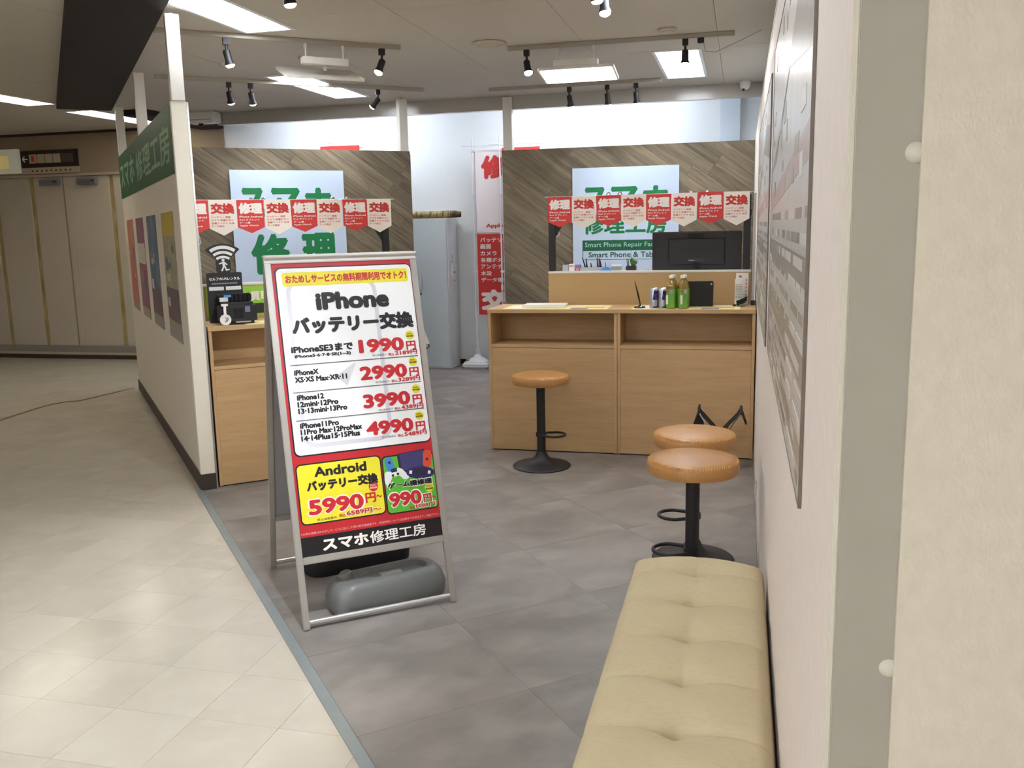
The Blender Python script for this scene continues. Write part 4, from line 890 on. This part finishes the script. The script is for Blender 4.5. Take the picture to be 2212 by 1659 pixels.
for poly in ([(-.008, .383), (.01, .383), (.012, .352), (-.004, .35)], [(-.004, .354), (.006, .354), (-.006, .325), (-.016, .325)], [(.002, .354), (.013, .354), (.02, .335), (.035, .338), (.036, .33), (.014, .325)], [(-.008, .381), (-.008, .371), (-.026, .366), (-.026, .374)], [(.01, .381), (.026, .366), (.022, .359), (.009, .37)]): em.prism(poly, .0062, .0072)
em.build('emblem_figure', 'white', t, rot=FACE)
t = thing('battery_rental_box', 'black slotted rental box in front of the wireless emblem stand', 'box', LW(.305, .155, ZT), LA)
box(-.11, .115, -.085, .06, 0, .135).build('housing', 'black', t, bevel=.02, bseg=4); box(-.1, .1, .005, .06, .1355, .185).build('slot_block', 'black_matte', t, bevel=.006)
for k in range(5): box(-.03 + k * .026, -.012 + k * .026, -.012, .004, .14, .183).build('power_bank', 'black_gloss', t, bevel=.003)
box(-.095, -.045, -.006, .004, .14, .165).build('info_card', 'white', t); box(-.07, -.02, -.012, -.0065, .166, .18).build('blue_label', 'cloud', t)
box(-.03, .025, -.0875, -.085, .04, .1).build('card_reader', 'black_gloss', t); box(.04, .07, -.0875, -.085, .075, .11).build('small_screen', 'flyer_violet', t); box(-.02, .07, -.0875, -.085, .012, .02).build('print_line', 'track', t)
t = thing('round_tag', 'white round tag hanging from a strap on the black box', 'tag', LW(.222, .062, ZT), LA)
MB().lathe([(0, -.002), (.034, -.002), (.034, .002), (0, .002)], 28).build('disc', 'white', t, loc=(0, 0, .035), rot=(PI / 2, 0, 0)); box(-.008, .008, -.001, .001, .066, .128).box(-.02, .02, -.0012, .0012, .118, .132).build('strap', 'flag_cloth', t)
MB().tube([(-.003, -.003, .02), (.008, -.003, .035), (.0, -.003, .05)], .0018, 6).tube([(.006, -.003, .02), (.016, -.003, .038), (.01, -.003, .05)], .0018, 6).build('tag_mark', 'pen_dark', t)
t = thing('hanging_clipboard', 'white board corner with black ring showing beside the sign board', 'board', LW(1.5, .1, .78), LA)
MB().prism_y([(-.036, 0), (.072, 0), (-.02, .24), (-.036, .24)], -.004, .004).build('sheet', 'paper', t); MB().tube([(.05 + .018 * math.cos(a), 0, -.012 + .018 * math.sin(a)) for a in [2 * PI * i / 18 for i in range(18)]], .004, 8, True).build('ring', 'black', t, smooth=True); MB().tube([(-.034, 0, .236), (-.024, 0, .2405)], .003, 6).build('hook_bar', 'black', t)

# ================================================================== BACK AREA: locker, banners
t = thing('locker', 'grey steel locker against the white back wall', 'locker', (-3.43, 9.63, 0))
box(-.3, .3, 0, .33, .002, 1.67).build('carcass', 'locker_side', t, bevel=.003); box(-.295, .285, -.004, -.0002, .02, 1.655).build('door', 'locker', t, bevel=.002)
hd = box(-.05, -.015, -.012, -.0042, .89, 1.03).build('handle', 'white_trim', t, bevel=.004); MB().lathe([(0, 0), (.01, 0), (.01, .006), (0, .006)], 14).build('keyhole', 'chrome', t, loc=(-.033, -.0045, .845), rot=(PI / 2, 0, 0))
t = thing('wrapped_pole', 'gold patterned tape-wrapped pole lying on the locker', 'pole', (-3.3, 9.68, 1.712))
MB().tube([(-.42, 0, 0), (.22, 0, 0)], .04, 16).build('tape_wrap', 'gold', t, smooth=True); MB().tube([(.2, 0, 0), (.25, 0, 0), (.31, .02, -.004)], [.041, .038, .03], 14).build('dark_end', M('gold_dark', '6d5530', .6, col2='2c2014', scale=30), t, smooth=True)
t = thing('key_tags', 'blue and red key tags hanging on the locker side', 'key tag', (-3.1285, 9.74, 1.0))
MB().tube([(.002, 0, .27), (.006, .02, .2)], .003, 6).build('hook', 'chrome', t); box(.001, .005, -.04, .03, .02, .2).build('white_card', 'white', t, bevel=.001); box(.0052, .0062, -.02, .012, .18, .196).build('blue_clip', 'blue_tag', t); box(.002, .006, .045, .085, -.05, .09).build('red_white_tag', 'flag_cloth', t, bevel=.001); box(.0062, .0072, .045, .085, .06, .085).box(.0062, .0072, .05, .08, -.03, -.01).build('red_band', 'label_red', t)
def banner(loc, rz, w_, label, red_top=False):
    """upright cloth banner: pole, cross arm, clips, cloth with print"""
    t = thing('banner_flag', label, 'banner', loc, rz, 'upright cloth banners')
    MB().tube([(0, 0, .12), (0, 0, .9), (0, 0, 2.52)], [.013, .011, .008], 10).build('pole', 'pole_white', t, smooth=True)
    MB().tube([(-.12, 0, 2.44), (w_ + .04, 0, 2.43)], .006, 8).build('cross_arm', 'pole_white', t)
    MB().lathe([(.011, .88), (.016, .885), (.016, .93), (.011, .935)], 14).build('pole_joint', 'pole_white', t, smooth=True)
    c = MB()
    N = 10
    for k in range(N + 1):
        x = .02 + (w_ - .02) * k / N; y = .012 * math.sin(k * 1.3)
        c.v += [(x, y, z) for z in (.60, 1.0, 1.5, 1.95, 2.40)]
    for k in range(N):
        for i in range(4): c.f.append((k * 5 + i, (k + 1) * 5 + i, (k + 1) * 5 + i + 1, k * 5 + i + 1))
    c.build('cloth', 'flag_cloth', t, smooth=True)
    s = bpy.data.objects.new('print_panel', None)
    b = MB().box(.035, w_ - .005, 0.60, 1.49, .0131, .0142).build('red_field', 'red', t, rot=FACE)
    for k, q in enumerate(('バッテリー', '画面', 'カメラ', '各種ボタン', 'アンテナ', '水没', 'データ復旧')): tx(b, q, .07, .07 + .062 * len(q), 1.40 - k * .073, 1.45 - k * .073, 'txt_white', .0148, .03)
    tx(b, '交', .06, .38, .65, .88, 'txt_white', .0148, .07); 
    b2 = MB().box(.035, w_ - .005, 1.505, 2.39, .0131, .0138).build('white_field', 'flag_cloth', t, rot=FACE)
    tx(b2, '修', .10, .37, 2.08, 2.33, 'txt_red', .0146, .06); tx(b2, 'Apple', .14, .34, 1.545, 1.60, 'txt_red', .0146, .04)
    if red_top: MB().box(.03, w_ - .004, 2.2, 2.395, .0165, .0175).build('red_top', 'red', b2); MB().box(.03, w_ - .004, 2.2, 2.395, -.0165, -.0155).build('red_top', 'red', b2)
    if w_ > .44: MB().box(w_ - .03, w_ - .005, 1.5, 2.39, .0139, .0148).build('red_edge', 'red', b2)
    for z in (.62, 1.08, 1.5, 1.92, 2.38): box(-.016, .034, -.012, .012, z - .012, z + .012).build('clip', 'pole_white', t, bevel=.003)
    box(-.145, .145, -.14, .14, .0, .075).build('base_tank', 'base_white', t, bevel=.02, bseg=3)
    MB().lathe([(0, .0755), (.12, .0755), (.09, .1), (.05, .12), (.03, .155), (.026, .16), (.0, .16)], 24).build('base_hub', 'base_white', t, smooth=True)
    MB().lathe([(.0155, .1), (.03, .1), (.03, .22), (.0155, .22)], 18).build('base_sleeve', 'pole_white', t, smooth=True); MB().lathe([(0, 0), (.022, 0), (.022, .02), (0, .02)], 16).build('filler_cap', 'track', t, loc=(-.1, -.05, .076))
    return t
banner((-2.87, 9.78, 0), 0, .42, 'red and white banner in the gap between the wooden panels')
banner((-2.54, 9.70, 0), 0, .45, 'red and white banner half hidden by the right wooden panel', True)
banner((-4.05, 9.55, 0), PI, .5, 'banner behind the left wooden panel with only its top showing', True).scale = (1, 1, 1.035)
bb = struct(box(-6.0, .2, 9.99, 9.9995, 0, .06).build('baseboard_back', 'soffit')); bb['label'] = 'dark skirting along the white back wall'

# ================================================================== BAG STAND, HALL OBJECTS
t = thing('bag_stand', 'folding black bag stand leaning by the right counter', 'bag stand', (-.11, 5.86, 0))
for s in (-1, 1):
    MB().tube([(s * .13, 0, .40), (-s * .1, .02 * s, .004)], .005, 8).build('leg', 'chrome', t, smooth=True); MB().tube([(s * .13, -.12, .38), (-s * .1, -.12 + .02 * s, .004)], .005, 8).build('leg', 'chrome', t, smooth=True)
    MB().tube([(s * .13, -.13, .38), (s * .132, -.06, .395), (s * .13, .01, .40)], .008, 8).build('top_bar', 'black', t, smooth=True)
MB().add([(-.13, 0, .40), (-.13, -.12, .38), (-.165, -.12, .30), (-.10, -.1, .29), (-.10, 0, .29), (-.125, .005, .40)], [(0, 1, 2), (0, 2, 3, 4), (1, 5, 3, 2), (5, 0, 4, 3)]).build('fabric_flap', 'black_matte', t)
MB().add([(.13, 0, .40), (.13, -.12, .38), (.175, -.12, .30), (.165, -.02, .31), (.135, .004, .395), (.16, -.1, .3)], [(0, 1, 2, 3), (4, 3, 5, 1)]).build('fabric_flap', 'black_matte', t)
MB().add([(-.13, 0, .39), (-.13, -.12, .375), (0, -.12, .24), (0, 0, .245), (.13, -.12, .375), (.13, 0, .39)], [(0, 1, 2, 3), (3, 2, 4, 5)]).build('sling', 'black_matte', t)
# hall signs, closers, floor tape
t = thing('direction_sign', 'dark brown direction sign with white arrow on hallway wall', 'sign', (-8.87, 9.978, 0))
b_ = MB().prism(rr(0, .835, 2.424, 2.632, .003), 0, .02).build('board', 'sign_brown', t, rot=FACE); MB().prism(rr(0, .845, 2.345, 2.422, .003), 0, .022).build('lower_strip', 'sign_cream', t, rot=FACE)
tx(b_, '←', .02, .1, 2.49, 2.57, 'txt_white', .0206, .03)
for k in range(4): pr(b_, rr(.125 + k * .118, .235 + k * .118, 2.475, 2.585, .004), 'sign_cream', .02, .021, 'white_square')
pr(b_, rr(.16, .2, 2.495, 2.57, .004), 'label_red', .021, .0216, 'red_mark')
pr(b_, rr(.6, .78, 2.475, 2.585, .01), M('sign_grey', '4a4440', .6), .02, .021, 'grey_patch')
for k in range(9): pr(t, [(0, 0), (.02, 0), (.02, .02), (0, .02)], 'sign_brown', 0, .001, 'small_print').matrix_local = Matrix.Translation((.15 + k * .07, -.0222, 2.372)) @ Matrix.Rotation(PI / 2, 4, 'X')
t = thing('lit_sign', 'pale glowing food sign at the left edge on hallway wall', 'sign', (-9.75, 9.978, 0))
b_ = MB().prism(rr(0, .86, 2.36, 2.66, .004), 0, .05).build('box_face', 'lit_sign', t, rot=FACE); pr(b_, rr(.3, .72, 2.42, 2.58, .02), 'lit_pic', .05, .051, 'picture')
for x, lb in ((-8.48, 'grey door closer left of the white jamb in hallway'), (-7.93, 'grey door closer right of the white jamb in hallway')):
    t = thing('door_closer', lb, 'door closer', (x, 9.999, 2.24), 0, 'grey door closers'); box(-.14, .14, -.07, 0, -.045, .03).build('body', 'closer', t, bevel=.008); box(.1, .13, -.1, -.07, -.01, .01).build('arm_joint', 'hall_kick', t); box(-.1, .11, -.095, -.08, .0, .012).build('arm', 'closer', t)
t = thing('floor_tape', 'brown tape line crossing the hallway floor', 'tape', (0, 0, .0006))
P1 = [(-6.15, 5.2), (-6.21, 6.40), (-6.30, 7.05), (-6.25, 7.25), (-6.14, 7.3), (-6.10, 7.7), (-6.09, 8.04)]
m = MB()
for (a, b), (c, d) in zip(P1[:-1], P1[1:]): q = Vector((d - b, a - c)).normalized() * .02; m.prism([(a - q.x, b - q.y), (a + q.x, b + q.y), (c + q.x, d + q.y), (c - q.x, d - q.y)], 0, .0012)
m.build('strip', 'tape', t)
